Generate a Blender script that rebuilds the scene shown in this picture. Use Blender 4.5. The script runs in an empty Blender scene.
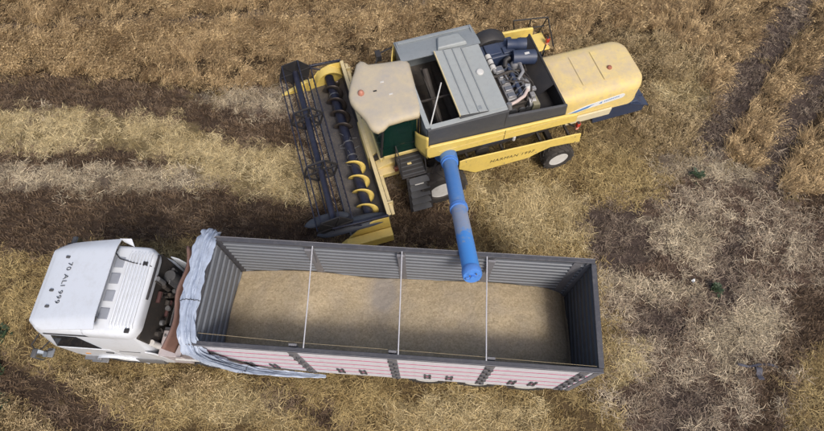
import bpy, bmesh, math, random
import numpy as np
from mathutils import Matrix, Vector
R = math.radians
random.seed(7)
SC = bpy.context.scene
COL = SC.collection

# ------------------------------------------------------------------ camera, sky, sun, exposure
F_PX, TILT, ROLL, CAM_H = 541.6, R(25.04), R(-1.836), 15.43      # drone, 15 m up, pitched 65 degrees down
FW = np.array([0, math.sin(TILT), -math.cos(TILT)])
_up = np.array([0, math.cos(TILT), math.sin(TILT)]); _rt = np.array([1.0, 0, 0])
RT = _rt*math.cos(ROLL) + _up*math.sin(ROLL)
UP = -_rt*math.sin(ROLL) + _up*math.cos(ROLL)
cd = bpy.data.cameras.new('camera'); cam = bpy.data.objects.new('camera', cd); COL.objects.link(cam)
cd.sensor_width = 36; cd.lens = F_PX/824*36; cd.clip_end = 2000; cd.clip_start = .1
m = Matrix.Identity(4)
for i in range(3):
    m[i][0], m[i][1], m[i][2] = RT[i], UP[i], -FW[i]
m[2][3] = CAM_H
cam.matrix_world = m
SC.camera = cam

SUN_EL, SUN_AZ = R(52), math.atan2(-.80, .42)      # azimuth as an angle in the ground plane: light comes from the near right
w = bpy.data.worlds.new('World'); SC.world = w; w.use_nodes = True
nt = w.node_tree; bg = nt.nodes['Background']
sky = nt.nodes.new('ShaderNodeTexSky'); sky.sky_type = 'NISHITA'; sky.sun_disc = False
sky.sun_elevation = SUN_EL; sky.sun_rotation = math.pi/2 - SUN_AZ
sky.air_density = 1.0; sky.dust_density = 4.0; sky.ozone_density = .6
nt.links.new(sky.outputs[0], bg.inputs[0]); bg.inputs[1].default_value = .095
sl = bpy.data.lights.new('sun', 'SUN'); sl.energy = 1.5; sl.angle = R(14); sl.color = (1, .95, .88)
so = bpy.data.objects.new('sun', sl); COL.objects.link(so)
sd = Vector((math.cos(SUN_EL)*math.cos(SUN_AZ), math.cos(SUN_EL)*math.sin(SUN_AZ), math.sin(SUN_EL)))
so.rotation_euler = sd.to_track_quat('Z', 'Y').to_euler(); so.location = (10, -20, 40)
SC.view_settings.view_transform = 'Standard'; SC.view_settings.look = 'None'
SC.view_settings.exposure = .6; SC.view_settings.gamma = 1
SC.view_settings.use_curve_mapping = False
SC.cycles.max_bounces = 5; SC.cycles.diffuse_bounces = 2; SC.cycles.glossy_bounces = 2; SC.cycles.transmission_bounces = 4

def gp(u, v, z=0.0):
    """photo pixel (824 x 431) -> point at height z"""
    d = FW + RT*(u-412)/F_PX - UP*(v-215.5)/F_PX
    t = (z-CAM_H)/d[2]
    return np.array([0, 0, CAM_H]) + t*d
def to_px(x, y):
    """ground points -> photo pixel"""
    P = np.stack([x, y, np.full_like(x, -CAM_H)], -1)
    z = np.maximum(P@FW, .5)
    return 412 + F_PX*(P@RT)/z, 215.5 - F_PX*(P@UP)/z

# ------------------------------------------------------------------ noise for numpy
def _hash(i, j, s):
    h = (i.astype(np.int64)*374761393 + j.astype(np.int64)*668265263 + s*1442695041) & 0xffffffff
    h = ((h ^ (h >> 13))*1274126177) & 0xffffffff
    return ((h ^ (h >> 16)) & 0xffff)/65535.0
def vnoise(x, y, s=0):
    i, j = np.floor(x), np.floor(y); fx, fy = x-i, y-j
    fx = fx*fx*(3-2*fx); fy = fy*fy*(3-2*fy)
    a, b, c, d = _hash(i, j, s), _hash(i+1, j, s), _hash(i, j+1, s), _hash(i+1, j+1, s)
    return (a*(1-fx)+b*fx)*(1-fy) + (c*(1-fx)+d*fx)*fy
def fbm(x, y, s=0, o=4):
    t, a, n = 0, .5, 0
    for k in range(o):
        t = t + a*vnoise(x*2**k, y*2**k, s+k*17); n += a; a *= .5
    return t/n

# ------------------------------------------------------------------ materials
MATS = {}
def mat(name, base, rough=.6, metal=0.0, dust=0.0, dustcol=(.42, .33, .22), var=.12, scale=3.0, bump=0.0, bscale=40.0, grime=None, grime_amt=0.0, spec=.5):
    if name in MATS: return MATS[name]
    M = bpy.data.materials.new(name); M.use_nodes = True; n = M.node_tree.nodes; L = M.node_tree.links
    p = n['Principled BSDF']; p.inputs['Roughness'].default_value = rough; p.inputs['Metallic'].default_value = metal
    p.inputs['Specular IOR Level'].default_value = spec
    tc = n.new('ShaderNodeTexCoord')
    no = n.new('ShaderNodeTexNoise'); no.inputs['Scale'].default_value = scale; no.inputs['Detail'].default_value = 6; no.inputs['Roughness'].default_value = .65
    L.new(tc.outputs['Object'], no.inputs['Vector'])
    mx = n.new('ShaderNodeMix'); mx.data_type = 'RGBA'
    mx.inputs[6].default_value = (*[c*(1-var) for c in base], 1); mx.inputs[7].default_value = (*[min(1, c*(1+var)) for c in base], 1)
    L.new(no.outputs['Fac'], mx.inputs[0]); out = mx.outputs[2]
    if grime_amt:
        n2 = n.new('ShaderNodeTexNoise'); n2.inputs['Scale'].default_value = scale*2.3; n2.inputs['Detail'].default_value = 8; n2.inputs['Roughness'].default_value = .75
        L.new(tc.outputs['Object'], n2.inputs['Vector'])
        r = n.new('ShaderNodeMapRange'); r.inputs[1].default_value = .5; r.inputs[2].default_value = .72; r.inputs[4].default_value = grime_amt
        L.new(n2.outputs['Fac'], r.inputs[0])
        g = n.new('ShaderNodeMix'); g.data_type = 'RGBA'; g.inputs[7].default_value = (*grime, 1)
        L.new(r.outputs[0], g.inputs[0]); L.new(out, g.inputs[6]); out = g.outputs[2]
    if dust:
        ge = n.new('ShaderNodeNewGeometry'); sx = n.new('ShaderNodeSeparateXYZ'); L.new(ge.outputs['Normal'], sx.inputs[0])
        n3 = n.new('ShaderNodeTexNoise'); n3.inputs['Scale'].default_value = 2.2; n3.inputs['Detail'].default_value = 7; n3.inputs['Roughness'].default_value = .7
        L.new(tc.outputs['Object'], n3.inputs['Vector'])
        r1 = n.new('ShaderNodeMapRange'); r1.inputs[1].default_value = -.3; r1.inputs[2].default_value = 1; r1.inputs[3].default_value = .25; r1.inputs[4].default_value = 1
        L.new(sx.outputs['Z'], r1.inputs[0])
        r2 = n.new('ShaderNodeMapRange'); r2.inputs[1].default_value = .3; r2.inputs[2].default_value = .7; r2.inputs[3].default_value = dust*.35; r2.inputs[4].default_value = dust
        L.new(n3.outputs['Fac'], r2.inputs[0])
        mu = n.new('ShaderNodeMath'); mu.operation = 'MULTIPLY'; L.new(r1.outputs[0], mu.inputs[0]); L.new(r2.outputs[0], mu.inputs[1])
        g = n.new('ShaderNodeMix'); g.data_type = 'RGBA'; g.inputs[7].default_value = (*dustcol, 1)
        L.new(mu.outputs[0], g.inputs[0]); L.new(out, g.inputs[6]); out = g.outputs[2]
        ra = n.new('ShaderNodeMapRange'); ra.inputs[3].default_value = rough; ra.inputs[4].default_value = .95
        L.new(mu.outputs[0], ra.inputs[0]); L.new(ra.outputs[0], p.inputs['Roughness'])
    L.new(out, p.inputs['Base Color'])
    if bump:
        nb = n.new('ShaderNodeTexNoise'); nb.inputs['Scale'].default_value = bscale; nb.inputs['Detail'].default_value = 5
        L.new(tc.outputs['Object'], nb.inputs['Vector'])
        b = n.new('ShaderNodeBump'); b.inputs['Strength'].default_value = bump; b.inputs['Distance'].default_value = .02
        L.new(nb.outputs['Fac'], b.inputs['Height']); L.new(b.outputs[0], p.inputs['Normal'])
    MATS[name] = M; return M
def glass(name, col, rough=.06):
    M = bpy.data.materials.new(name); M.use_nodes = True; p = M.node_tree.nodes['Principled BSDF']
    p.inputs['Base Color'].default_value = (*col, 1); p.inputs['Roughness'].default_value = rough
    p.inputs['Transmission Weight'].default_value = .85; p.inputs['IOR'].default_value = 1.2
    MATS[name] = M; return M

YEL = mat('yellow_paint', (.82, .60, .13), .42, dust=.30, dustcol=(.66, .55, .34), var=.08, grime=(.30, .22, .10), grime_amt=.35)
YEL_D = mat('faded_yellow_paint', (.76, .58, .18), .55, dust=.75, dustcol=(.60, .48, .32), var=.1, grime=(.25, .18, .10), grime_amt=.4)
HOODM = mat('sun_faded_hood_paint', (.85, .64, .17), .45, dust=.9, dustcol=(.52, .42, .31), var=.08, grime=(.36, .31, .27), grime_amt=.6)
CREAM = mat('cream_paint', (.70, .56, .26), .5, dust=.5, dustcol=(.60, .50, .36), var=.1, grime=(.2, .14, .08), grime_amt=.4)
ROOFM = mat('dusty_cab_roof', (.62, .50, .28), .5, dust=1.0, dustcol=(.385, .35, .315), var=.1, grime=(.30, .26, .21), grime_amt=.4)
TANK = mat('grey_tank_paint', (.22, .245, .26), .5, dust=.35, dustcol=(.34, .345, .335), var=.12, grime=(.14, .15, .16), grime_amt=.45)
TANK_L = mat('pale_grey_tank_lid', (.32, .345, .345), .5, dust=.35, dustcol=(.42, .415, .385), var=.12, grime=(.2, .21, .21), grime_amt=.5)
CHAR = mat('charcoal_panel', (.052, .056, .064), .55, dust=.3, dustcol=(.20, .18, .16), var=.2, grime=(.11, .10, .09), grime_amt=.4)
BLACK = mat('black_steel', (.018, .019, .023), .5, dust=.2, dustcol=(.15, .12, .09), var=.25, grime=(.06, .05, .04), grime_amt=.5)
DARKIN = mat('dark_grimy_metal', (.03, .028, .028), .7, dust=.3, dustcol=(.13, .10, .07), var=.3, grime=(.10, .07, .05), grime_amt=.6)
NAVY = mat('navy_steel', (.010, .013, .032), .25, dust=.10, dustcol=(.2, .19, .2), var=.2, grime=(.10, .09, .09), grime_amt=.4)
NAVY_G = mat('blue_grey_engine', (.022, .038, .085), .4, dust=.25, dustcol=(.16, .16, .17), var=.3, grime=(.05, .05, .06), grime_amt=.5)
STEEL = mat('worn_steel', (.30, .31, .33), .35, metal=.7, dust=.2, var=.2, grime=(.12, .10, .09), grime_amt=.5)
ALU = mat('engine_aluminium', (.30, .31, .33), .45, metal=.3, dust=.25, var=.25, grime=(.06, .05, .05), grime_amt=.6)
BLUE = mat('blue_auger_paint', (.06, .23, .66), .38, dust=.15, dustcol=(.45, .45, .5), var=.12, grime=(.06, .12, .30), grime_amt=.4)
RUBBER = mat('tyre_rubber', (.022, .022, .023), .8, dust=.45, dustcol=(.14, .11, .08), var=.2)
RIMW = mat('white_rim', (.66, .66, .64), .45, dust=.3, var=.06, grime=(.3, .24, .18), grime_amt=.4)
GLASSG = glass('green_tinted_glass', (.04, .15, .12))
REDL = mat('red_lens', (.55, .05, .03), .25)
BROWNR = mat('rust_red_plastic', (.33, .09, .05), .4, dust=.3)
WHITE = mat('white_cab_paint', (.68, .71, .76), .22, var=.02, grime=(.52, .52, .52), grime_amt=.4, scale=1.5)
WSIDE = mat('white_board_paint', (.70, .70, .76), .5, dust=.1, dustcol=(.5, .44, .42), var=.08, grime=(.36, .32, .33), grime_amt=.5, scale=2)
PINK = mat('faded_red_paint', (.50, .05, .17), .55, dust=.08, var=.2)
BOXG = mat('grey_box_paint', (.125, .137, .162), .55, dust=.2, dustcol=(.30, .28, .27), var=.15, grime=(.09, .09, .10), grime_amt=.5)
BOXR = mat('grey_rib_paint', (.155, .168, .192), .5, dust=.15, dustcol=(.28, .27, .26), var=.15, grime=(.12, .12, .13), grime_amt=.45)
RIMD = mat('charcoal_rail_paint', (.048, .049, .060), .5, dust=.2, dustcol=(.18, .17, .165), var=.2, grime=(.2, .19, .18), grime_amt=.4)
PILLAR = mat('grey_pillar', (.17, .17, .19), .55, dust=.3, dustcol=(.35, .32, .30), var=.25, grime=(.06, .06, .07), grime_amt=.6, scale=7)
RUST = mat('rusty_board', (.17, .085, .065), .75, dust=.35, dustcol=(.32, .24, .21), var=.3, grime=(.10, .05, .04), grime_amt=.5)
BOXPK = mat('faded_toolbox', (.45, .40, .41), .5, dust=.3, dustcol=(.42, .36, .32), var=.1, grime=(.25, .2, .2), grime_amt=.4)
REDP = mat('red_brown_chassis', (.07, .022, .022), .6, dust=.3, dustcol=(.12, .09, .08), var=.3, grime=(.02, .016, .016), grime_amt=.7)
ROPE = mat('pale_rope', (.55, .54, .56), .7, var=.1)
TWINE = mat('tan_twine', (.36, .29, .18), .8, var=.1)
INK = mat('dark_lettering', (.02, .02, .025), .5, var=.1)
INKG = mat('grey_lettering', (.05, .055, .065), .5, var=.1)
WHITED = mat('white_decal', (.82, .83, .82), .4, var=.03)
BLUED = mat('blue_decal', (.10, .26, .56), .4, var=.2, scale=6)
CHROME = mat('mirror_glass', (.7, .75, .8), .08, metal=1.0, var=.02)

# ------------------------------------------------------------------ mesh builder
class MB:
    def __init__(s): s.v = []; s.f = []; s.m = []; s.mi = 0; s.p = []
    def add(s, vs, fs):
        o = len(s.v); s.v += [tuple(v) for v in vs]; s.p.append(([tuple(v) for v in vs], fs))
        for f in fs: s.f.append(tuple(o+i for i in f)); s.m.append(s.mi)
        return s
    def bx(s, x0, x1, y0, y1, z0, z1, rot=None, about=None):
        vs = [Vector((x, y, z)) for z in (z0, z1) for y in (y0, y1) for x in (x0, x1)]
        if rot is not None:
            c = Vector(about) if about else Vector(((x0+x1)/2, (y0+y1)/2, (z0+z1)/2))
            vs = [c + rot @ (v-c) for v in vs]
        return s.add(vs, [(0, 2, 3, 1), (4, 5, 7, 6), (0, 1, 5, 4), (2, 6, 7, 3), (0, 4, 6, 2), (1, 3, 7, 5)])
    def bar(s, p, q, a, b=None, up=(0, 0, 1)):
        """square bar from p to q, a wide, b high"""
        b = b or a; p, q = Vector(p), Vector(q); d = (q-p).normalized(); u = Vector(up)
        if abs(d.dot(u)) > .95: u = Vector((1, 0, 0))
        sd_ = d.cross(u).normalized(); u = sd_.cross(d)
        vs = [c + sd_*(a/2*i) + u*(b/2*j) for c in (p, q) for i, j in ((-1, -1), (1, -1), (1, 1), (-1, 1))]
        return s.add(vs, [(3, 2, 1, 0), (4, 5, 6, 7)] + [(i, (i+1) % 4, 4+(i+1) % 4, 4+i) for i in range(4)])
    def prism(s, poly, axis, t0, t1):
        """polygon in the two other axes, extruded along axis"""
        def P(a, b, t): return (t, a, b) if axis == 'x' else (a, t, b) if axis == 'y' else (a, b, t)
        n = len(poly); vs = [P(a, b, t0) for a, b in poly] + [P(a, b, t1) for a, b in poly]
        return s.add(vs, [tuple(range(n))[::-1], tuple(range(n, 2*n))] + [(i, (i+1) % n, n+(i+1) % n, n+i) for i in range(n)])
    def tube(s, pts, r, n=10, caps=True, sx=1.0):
        pts = [Vector(p) for p in pts]; k = len(pts); rs = r if isinstance(r, (list, tuple)) else [r]*k
        vs = []; ref = None
        for i, p in enumerate(pts):
            d = (pts[min(i+1, k-1)]-pts[max(i-1, 0)]).normalized()
            if ref is None: ref = Vector((0, 0, 1)) if abs(d.z) < .9 else Vector((1, 0, 0))
            a = d.cross(ref).normalized(); b = a.cross(d); ref = b
            for j in range(n):
                t = 2*math.pi*j/n; vs.append(p + a*(math.cos(t)*rs[i]*sx) + b*(math.sin(t)*rs[i]))
        fs = [(i*n+j, i*n+(j+1) % n, (i+1)*n+(j+1) % n, (i+1)*n+j) for i in range(k-1) for j in range(n)]
        if caps: fs += [tuple(range(n))[::-1], tuple(range((k-1)*n, k*n))]
        return s.add(vs, fs)
    def lathe(s, prof, c, axis='y', n=32):
        """profile [(radius, offset along axis)] about an axis through c"""
        vs = []; c = Vector(c)
        for r, h in prof:
            for j in range(n):
                t = 2*math.pi*j/n; a, b = r*math.cos(t), r*math.sin(t)
                vs.append(c + Vector((h, a, b) if axis == 'x' else (a, h, b) if axis == 'y' else (a, b, h)))
        k = len(prof)
        fs = [(i*n+j, i*n+(j+1) % n, (i+1)*n+(j+1) % n, (i+1)*n+j) for i in range(k-1) for j in range(n)]
        fs += [tuple(range(n))[::-1], tuple(range((k-1)*n, k*n))]
        return s.add(vs, fs)
    def sheet(s, fn, nu, nv, t=0.0):
        """surface fn(u,v) over 0..1; with t it gets a second skin t below"""
        vs = [Vector(fn(i/nu, j/nv)) for i in range(nu+1) for j in range(nv+1)]
        q = [(i*(nv+1)+j, (i+1)*(nv+1)+j, (i+1)*(nv+1)+j+1, i*(nv+1)+j+1) for i in range(nu) for j in range(nv)]
        if not t: return s.add(vs, q)
        N = len(vs); lo = [v - Vector((0, 0, t)) for v in vs]
        fs = q + [tuple(N+i for i in f[::-1]) for f in q]
        ring = [i*(nv+1) for i in range(nu+1)] + [nu*(nv+1)+j for j in range(1, nv+1)] + [i*(nv+1)+nv for i in range(nu-1, -1, -1)] + [j for j in range(nv-1, 0, -1)]
        fs += [(ring[i], ring[(i+1) % len(ring)], N+ring[(i+1) % len(ring)], N+ring[i]) for i in range(len(ring))]
        return s.add(vs+lo, fs)
    def loft(s, rings, caps=True):
        n = len(rings[0]); k = len(rings); vs = [p for r in rings for p in r]
        fs = [(i*n+j, i*n+(j+1) % n, (i+1)*n+(j+1) % n, (i+1)*n+j) for i in range(k-1) for j in range(n)]
        if caps: fs += [tuple(range(n))[::-1], tuple(range((k-1)*n, k*n))]
        return s.add(vs, fs)
    def mesh(s, mats, smooth=35):
        me = bpy.data.meshes.new('mesh'); me.from_pydata(s.v, [], s.f)
        for M in (mats if isinstance(mats, (list, tuple)) else [mats]): me.materials.append(M)
        me.polygons.foreach_set('material_index', s.m)
        b = bmesh.new(); b.from_mesh(me); bmesh.ops.recalc_face_normals(b, faces=b.faces); b.to_mesh(me); b.free()
        if smooth:
            me.polygons.foreach_set('use_smooth', [True]*len(me.polygons)); me.set_sharp_from_angle(angle=R(smooth))
        return me
    def build(s, name, mats, parent=None, bevel=0, seg=2, smooth=35, loc=None):
        o = bpy.data.objects.new(name, s.mesh(mats, smooth)); COL.objects.link(o)
        if parent is not None: o.parent = parent
        if loc is not None: o.location = loc
        if bevel:
            bm_ = o.modifiers.new('bevel', 'BEVEL'); bm_.width = bevel; bm_.segments = seg; bm_.limit_method = 'ANGLE'; bm_.angle_limit = R(40)
        return o
def each(b, name, mats, parent, bevel=0):
    """every shape of b as an object of its own"""
    return [MB().add(v, f).build(name, mats, parent, bevel) for v, f in b.p]
def share(name, me, parent, loc=(0, 0, 0), rot=(0, 0, 0), scale=(1, 1, 1), bevel=0):
    o = bpy.data.objects.new(name, me); COL.objects.link(o); o.parent = parent
    o.location = loc; o.rotation_euler = rot; o.scale = scale
    if bevel:
        b = o.modifiers.new('bevel', 'BEVEL'); b.width = bevel; b.segments = 2
    return o
def empty(name, loc, rz=0):
    o = bpy.data.objects.new(name, None); COL.objects.link(o); o.location = loc; o.rotation_euler = (0, 0, rz); o.empty_display_size = .3
    return o
def tag(o, label=None, cat=None, group=None, kind=None):
    for k, v in (('label', label), ('category', cat), ('group', group), ('kind', kind)):
        if v: o[k] = v
    return o
def text_obj(name, s, size, M, parent, mw, extrude=.002, shear=0.0, spacing=1.0):
    cu = bpy.data.curves.new('t', 'FONT'); cu.body = s; cu.size = size; cu.extrude = extrude; cu.align_x = 'CENTER'; cu.align_y = 'CENTER'
    cu.shear = shear; cu.space_character = spacing; cu.resolution_u = 3
    t = bpy.data.objects.new('t', cu); COL.objects.link(t)
    dg = bpy.context.evaluated_depsgraph_get(); me = bpy.data.meshes.new_from_object(t.evaluated_get(dg))
    bpy.data.objects.remove(t)
    bm = bmesh.new(); bm.from_mesh(me); bmesh.ops.remove_doubles(bm, verts=bm.verts, dist=1e-5); seen = set()
    for v0 in bm.verts:                                        # one object per letter
        if v0 in seen: continue
        isl, stack = [], [v0]; seen.add(v0)
        while stack:
            v = stack.pop(); isl.append(v)
            for e in v.link_edges:
                w_ = e.other_vert(v)
                if w_ not in seen: seen.add(w_); stack.append(w_)
        ix = {v: i for i, v in enumerate(isl)}; fs = {f for v in isl for f in v.link_faces}
        ml = bpy.data.meshes.new('letter'); ml.from_pydata([tuple(v.co) for v in isl], [], [tuple(ix[v] for v in f.verts) for f in fs]); ml.materials.append(M)
        o = bpy.data.objects.new(name, ml); COL.objects.link(o); o.parent = parent; o.matrix_local = mw
    bm.free()
def frame(origin, xa, ya):
    xa, ya = Vector(xa).normalized(), Vector(ya).normalized(); za = xa.cross(ya).normalized(); ya = za.cross(xa)
    M = Matrix.Identity(4)
    for i in range(3): M[i][0], M[i][1], M[i][2], M[i][3] = xa[i], ya[i], za[i], origin[i]
    return M
def rrect(x0, x1, y0, y1, r, z, k=5):
    """rounded rectangle ring; r may be (front, rear) radii"""
    rf, rr = r if isinstance(r, tuple) else (r, r); P = []
    for cx, cy, a0, rad in ((x0+rf, y0+rf, 180, rf), (x1-rr, y0+rr, 270, rr), (x1-rr, y1-rr, 0, rr), (x0+rf, y1-rf, 90, rf)):
        for i in range(k+1):
            a = R(a0+90*i/k); P.append((cx+rad*math.cos(a), cy+rad*math.sin(a), z))
    return P

# ------------------------------------------------------------------ the field
# outlines drawn on the photograph, laid on the ground: 0 grey stubble, 1 dark stubble, 2 pale straw, 3 golden straw, 4 standing crop, 5 wheel track, 6 greyish straw, 7 flattened crop
ZONES = [
 (3, [(-900, 225), (600, 240), (615, 330), (600, 380), (640, 440), (700, 900), (-900, 900)]),
 (3, [(400, 120), (640, 110), (700, 170), (640, 200), (600, 260), (400, 260)]),
 (1, [(-900, 170), (150, 184), (300, 192), (430, 190), (470, 205), (460, 250), (330, 246), (120, 238), (60, 262), (-10, 250), (-900, 240)]),
 (6, [(-900, 150), (180, 160), (250, 185), (180, 192), (-900, 186)]),
 (2, [(-900, 112), (0, 112), (120, 106), (200, 120), (300, 150), (330, 200), (240, 196), (195, 170), (0, 150), (-900, 150)]),
 (6, [(185, 92), (290, 90), (300, 118), (240, 112), (190, 106)]),
 (1, [(-900, 146), (0, 150), (110, 150), (190, 160), (170, 167), (0, 166), (-900, 166)]),
 (1, [(-900, 60), (0, 74), (120, 78), (195, 96), (290, 126), (310, 152), (245, 142), (170, 119), (80, 107), (0, 111), (-900, 118)]),
 (2, [(470, 180), (560, 185), (600, 205), (590, 245), (520, 250), (490, 225)]),
 (5, [(585, 200), (640, 205), (650, 250), (610, 290), (596, 250)]),
 (6, [(600, 268), (650, 276), (705, 284), (698, 297), (640, 291), (600, 286)]),
 (6, [(640, 212), (720, 220), (705, 258), (655, 248)]),
 (6, [(690, 335), (760, 300), (795, 325), (722, 376)]),
 (5, [(722, 240), (752, 225), (737, 300), (702, 330)]),
 (5, [(640, 302), (688, 310), (672, 350), (630, 337)]),
 (5, [(660, 385), (720, 392), (700, 440), (650, 440)]),
 (2, [(150, 385), (240, 380), (300, 402), (280, 425), (180, 415)]),
 (2, [(380, 398), (480, 394), (560, 407), (520, 440), (400, 428)]),
 (2, [(605, 345), (640, 340), (650, 372), (610, 385)]),
 (7, [(60, 372), (200, 380), (230, 392), (130, 400), (80, 392)]),
 (4, [(-900, 66), (0, 76), (100, 79), (150, 86), (210, 92), (290, 84), (420, 84), (560, 90), (640, 40), (700, 60), (712, 140), (760, 182), (830, 208), (1000, 250), (2200, 420), (2200, -900), (-900, -900)]),
 (7, [(560, 40), (640, 30), (705, 60), (706, 130), (700, 158), (640, 155), (590, 150)]),
 (2, [(652, 84), (700, 84), (716, 92), (705, 105), (660, 106)]),
 (6, [(655, 152), (720, 158), (765, 172), (760, 186), (700, 180), (650, 170)]),
 (5, [(940, -160), (783, -2), (728, 74), (688, 150), (720, 158), (766, 82), (822, 2), (1000, -160)]),
 (5, [(990, -60), (818, 58), (780, 104), (748, 178), (778, 188), (811, 122), (856, 62), (1040, -60)]),
 (5, [(-900, 60), (-100, 33), (100, 20), (300, 12), (420, 1), (430, 6), (300, 18), (100, 27), (-100, 40), (-900, 70)]),
 (1, [(830, 165), (860, 200), (820, 225), (800, 212)]),
 (1, [(-300, 300), (0, 360), (45, 375), (110, 405), (165, 440), (80, 440), (0, 396), (-300, 380)]),
 (7, [(-300, 385), (0, 398), (75, 440), (60, 700), (-300, 700)]),
 (1, [(250, 380), (280, 384), (335, 410), (360, 436), (335, 436), (300, 408)]),
 (1, [(800, 290), (834, 275), (834, 330), (790, 370), (770, 440), (745, 440), (768, 360)]),
 (3, [(834, 328), (800, 365), (778, 440), (1000, 440), (1000, 300)]),
]
def inpoly(u, v, P):
    c = np.zeros(u.shape, bool); n = len(P)
    for i in range(n):
        x1, y1 = P[i]; x2, y2 = P[(i+1) % n]
        if y1 == y2: continue
        k = ((y1 > v) != (y2 > v)) & (u < (x2-x1)*(v-y1)/(y2-y1)+x1)
        c ^= k
    return c
def zone(x, y, rng=None, jit=0.0):
    wx = x + (fbm(x*.9, y*.9, 3)-.5)*.6 + (fbm(x*3, y*3, 5)-.5)*.45
    wy = y + (fbm(x*.9, y*.9, 11)-.5)*.5 + (fbm(x*3, y*3, 13)-.5)*.4
    if rng is not None and jit:
        wx = wx + rng.normal(0, jit, x.shape); wy = wy + rng.normal(0, jit, x.shape)
    u, v = to_px(wx, wy); z = np.zeros(x.shape, int)
    for c, P in ZONES: z[inpoly(u, v, P)] = c
    return z
# soil and chaff colour of each zone
SOIL = np.array([(.155, .106, .080), (.100, .068, .047), (.27, .205, .105), (.175, .12, .062), (.075, .050, .028), (.125, .092, .076), (.22, .17, .125), (.12, .082, .045)])
def axis_pts(a, b, step, far):
    c = list(np.arange(a, b+1e-6, step)); g = step; lo, hi = [a], [b]
    while hi[-1] < far: g *= 1.35; hi.append(hi[-1]+g)
    g = step
    while lo[-1] > -far: g *= 1.35; lo.append(lo[-1]-g)
    return np.array(lo[:0:-1] + c + hi[1:])
gx = axis_pts(-19, 19, .11, 420); gy = axis_pts(-3, 20, .11, 420)
X, Y = np.meshgrid(gx, gy, indexing='ij'); xf, yf = X.ravel(), Y.ravel()
gz = zone(xf, yf)
def ground_z(x, y):
    return (fbm(x*.6, y*.6, 21)-.5)*.07 + (fbm(x*3.5, y*3.5, 22, 3)-.5)*.07 - .01
zf = ground_z(xf, yf) - .05*(gz == 5) - .02*(gz == 1)
zf = np.where((np.abs(xf) > 60) | (np.abs(yf) > 60), -.02, zf)
nx, ny = len(gx), len(gy)
idx = np.arange(nx*ny).reshape(nx, ny)
quads = np.stack([idx[:-1, :-1], idx[1:, :-1], idx[1:, 1:], idx[:-1, 1:]], -1).reshape(-1, 4)
me = bpy.data.meshes.new('ground')
me.from_pydata(np.stack([xf, yf, zf], -1).tolist(), [], quads.tolist())
ca = me.color_attributes.new('soil', 'FLOAT_COLOR', 'POINT')
# beyond the straw that is built stem by stem, the sheet itself carries the colour of straw and crop
COVER = np.array([(.30, .235, .17), (.12, .083, .055), (.46, .36, .19), (.34, .25, .12), (.34, .245, .115), (.17, .125, .10), (.42, .34, .24), (.32, .235, .115)])
_u, _v = to_px(xf, yf); _in = (_u > -110) & (_u < 934) & (_v > -60) & (_v < 500) & (np.abs(xf) < 19) & (yf > -3) & (yf < 19.5)
cols = np.where(_in[:, None], SOIL[gz], COVER[gz]); cols = cols*(.75+.5*fbm(xf*2.2, yf*2.2, 31))[:, None]
ca.data.foreach_set('color', np.concatenate([cols, np.ones((len(cols), 1))], 1).ravel().astype(np.float32))
me.polygons.foreach_set('use_smooth', [True]*len(me.polygons))
GM = bpy.data.materials.new('field_soil'); GM.use_nodes = True; n = GM.node_tree.nodes; L = GM.node_tree.links
p = n['Principled BSDF']; p.inputs['Roughness'].default_value = .95; p.inputs['Specular IOR Level'].default_value = .15
at = n.new('ShaderNodeAttribute'); at.attribute_name = 'soil'; tc = n.new('ShaderNodeTexCoord')
def litter(scale, rot, stretch):
    mp = n.new('ShaderNodeMapping'); mp.inputs['Rotation'].default_value = (0, 0, rot); mp.inputs['Scale'].default_value = (1, stretch, 1)
    t = n.new('ShaderNodeTexNoise'); t.inputs['Scale'].default_value = scale; t.inputs['Detail'].default_value = 4; t.inputs['Roughness'].default_value = .7
    L.new(tc.outputs['Object'], mp.inputs[0]); L.new(mp.outputs[0], t.inputs['Vector']); return t.outputs['Fac']
fa, fb, fc = litter(9, .5, 6), litter(9, -.9, 6), litter(5, 0, 1)
mxm = n.new('ShaderNodeMath'); mxm.operation = 'MAXIMUM'; L.new(fa, mxm.inputs[0]); L.new(fb, mxm.inputs[1])
rg = n.new('ShaderNodeMapRange'); rg.inputs[1].default_value = .5; rg.inputs[2].default_value = .75; rg.inputs[3].default_value = .6; rg.inputs[4].default_value = 1.7; L.new(mxm.outputs[0], rg.inputs[0])
rg2 = n.new('ShaderNodeMapRange'); rg2.inputs[1].default_value = .3; rg2.inputs[2].default_value = .7; rg2.inputs[3].default_value = .65; rg2.inputs[4].default_value = 1.3; L.new(fc, rg2.inputs[0])
mm = n.new('ShaderNodeMath'); mm.operation = 'MULTIPLY'; L.new(rg.outputs[0], mm.inputs[0]); L.new(rg2.outputs[0], mm.inputs[1])
vm = n.new('ShaderNodeVectorMath'); vm.operation = 'SCALE'; L.new(at.outputs['Color'], vm.inputs[0]); L.new(mm.outputs[0], vm.inputs['Scale'])
L.new(vm.outputs[0], p.inputs['Base Color'])
bp = n.new('ShaderNodeBump'); bp.inputs['Strength'].default_value = .7; bp.inputs['Distance'].default_value = .05
L.new(mm.outputs[0], bp.inputs['Height']); L.new(bp.outputs[0], p.inputs['Normal'])
me.materials.append(GM)
go = bpy.data.objects.new('field_ground', me); COL.objects.link(go); tag(go, kind='structure')

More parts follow.
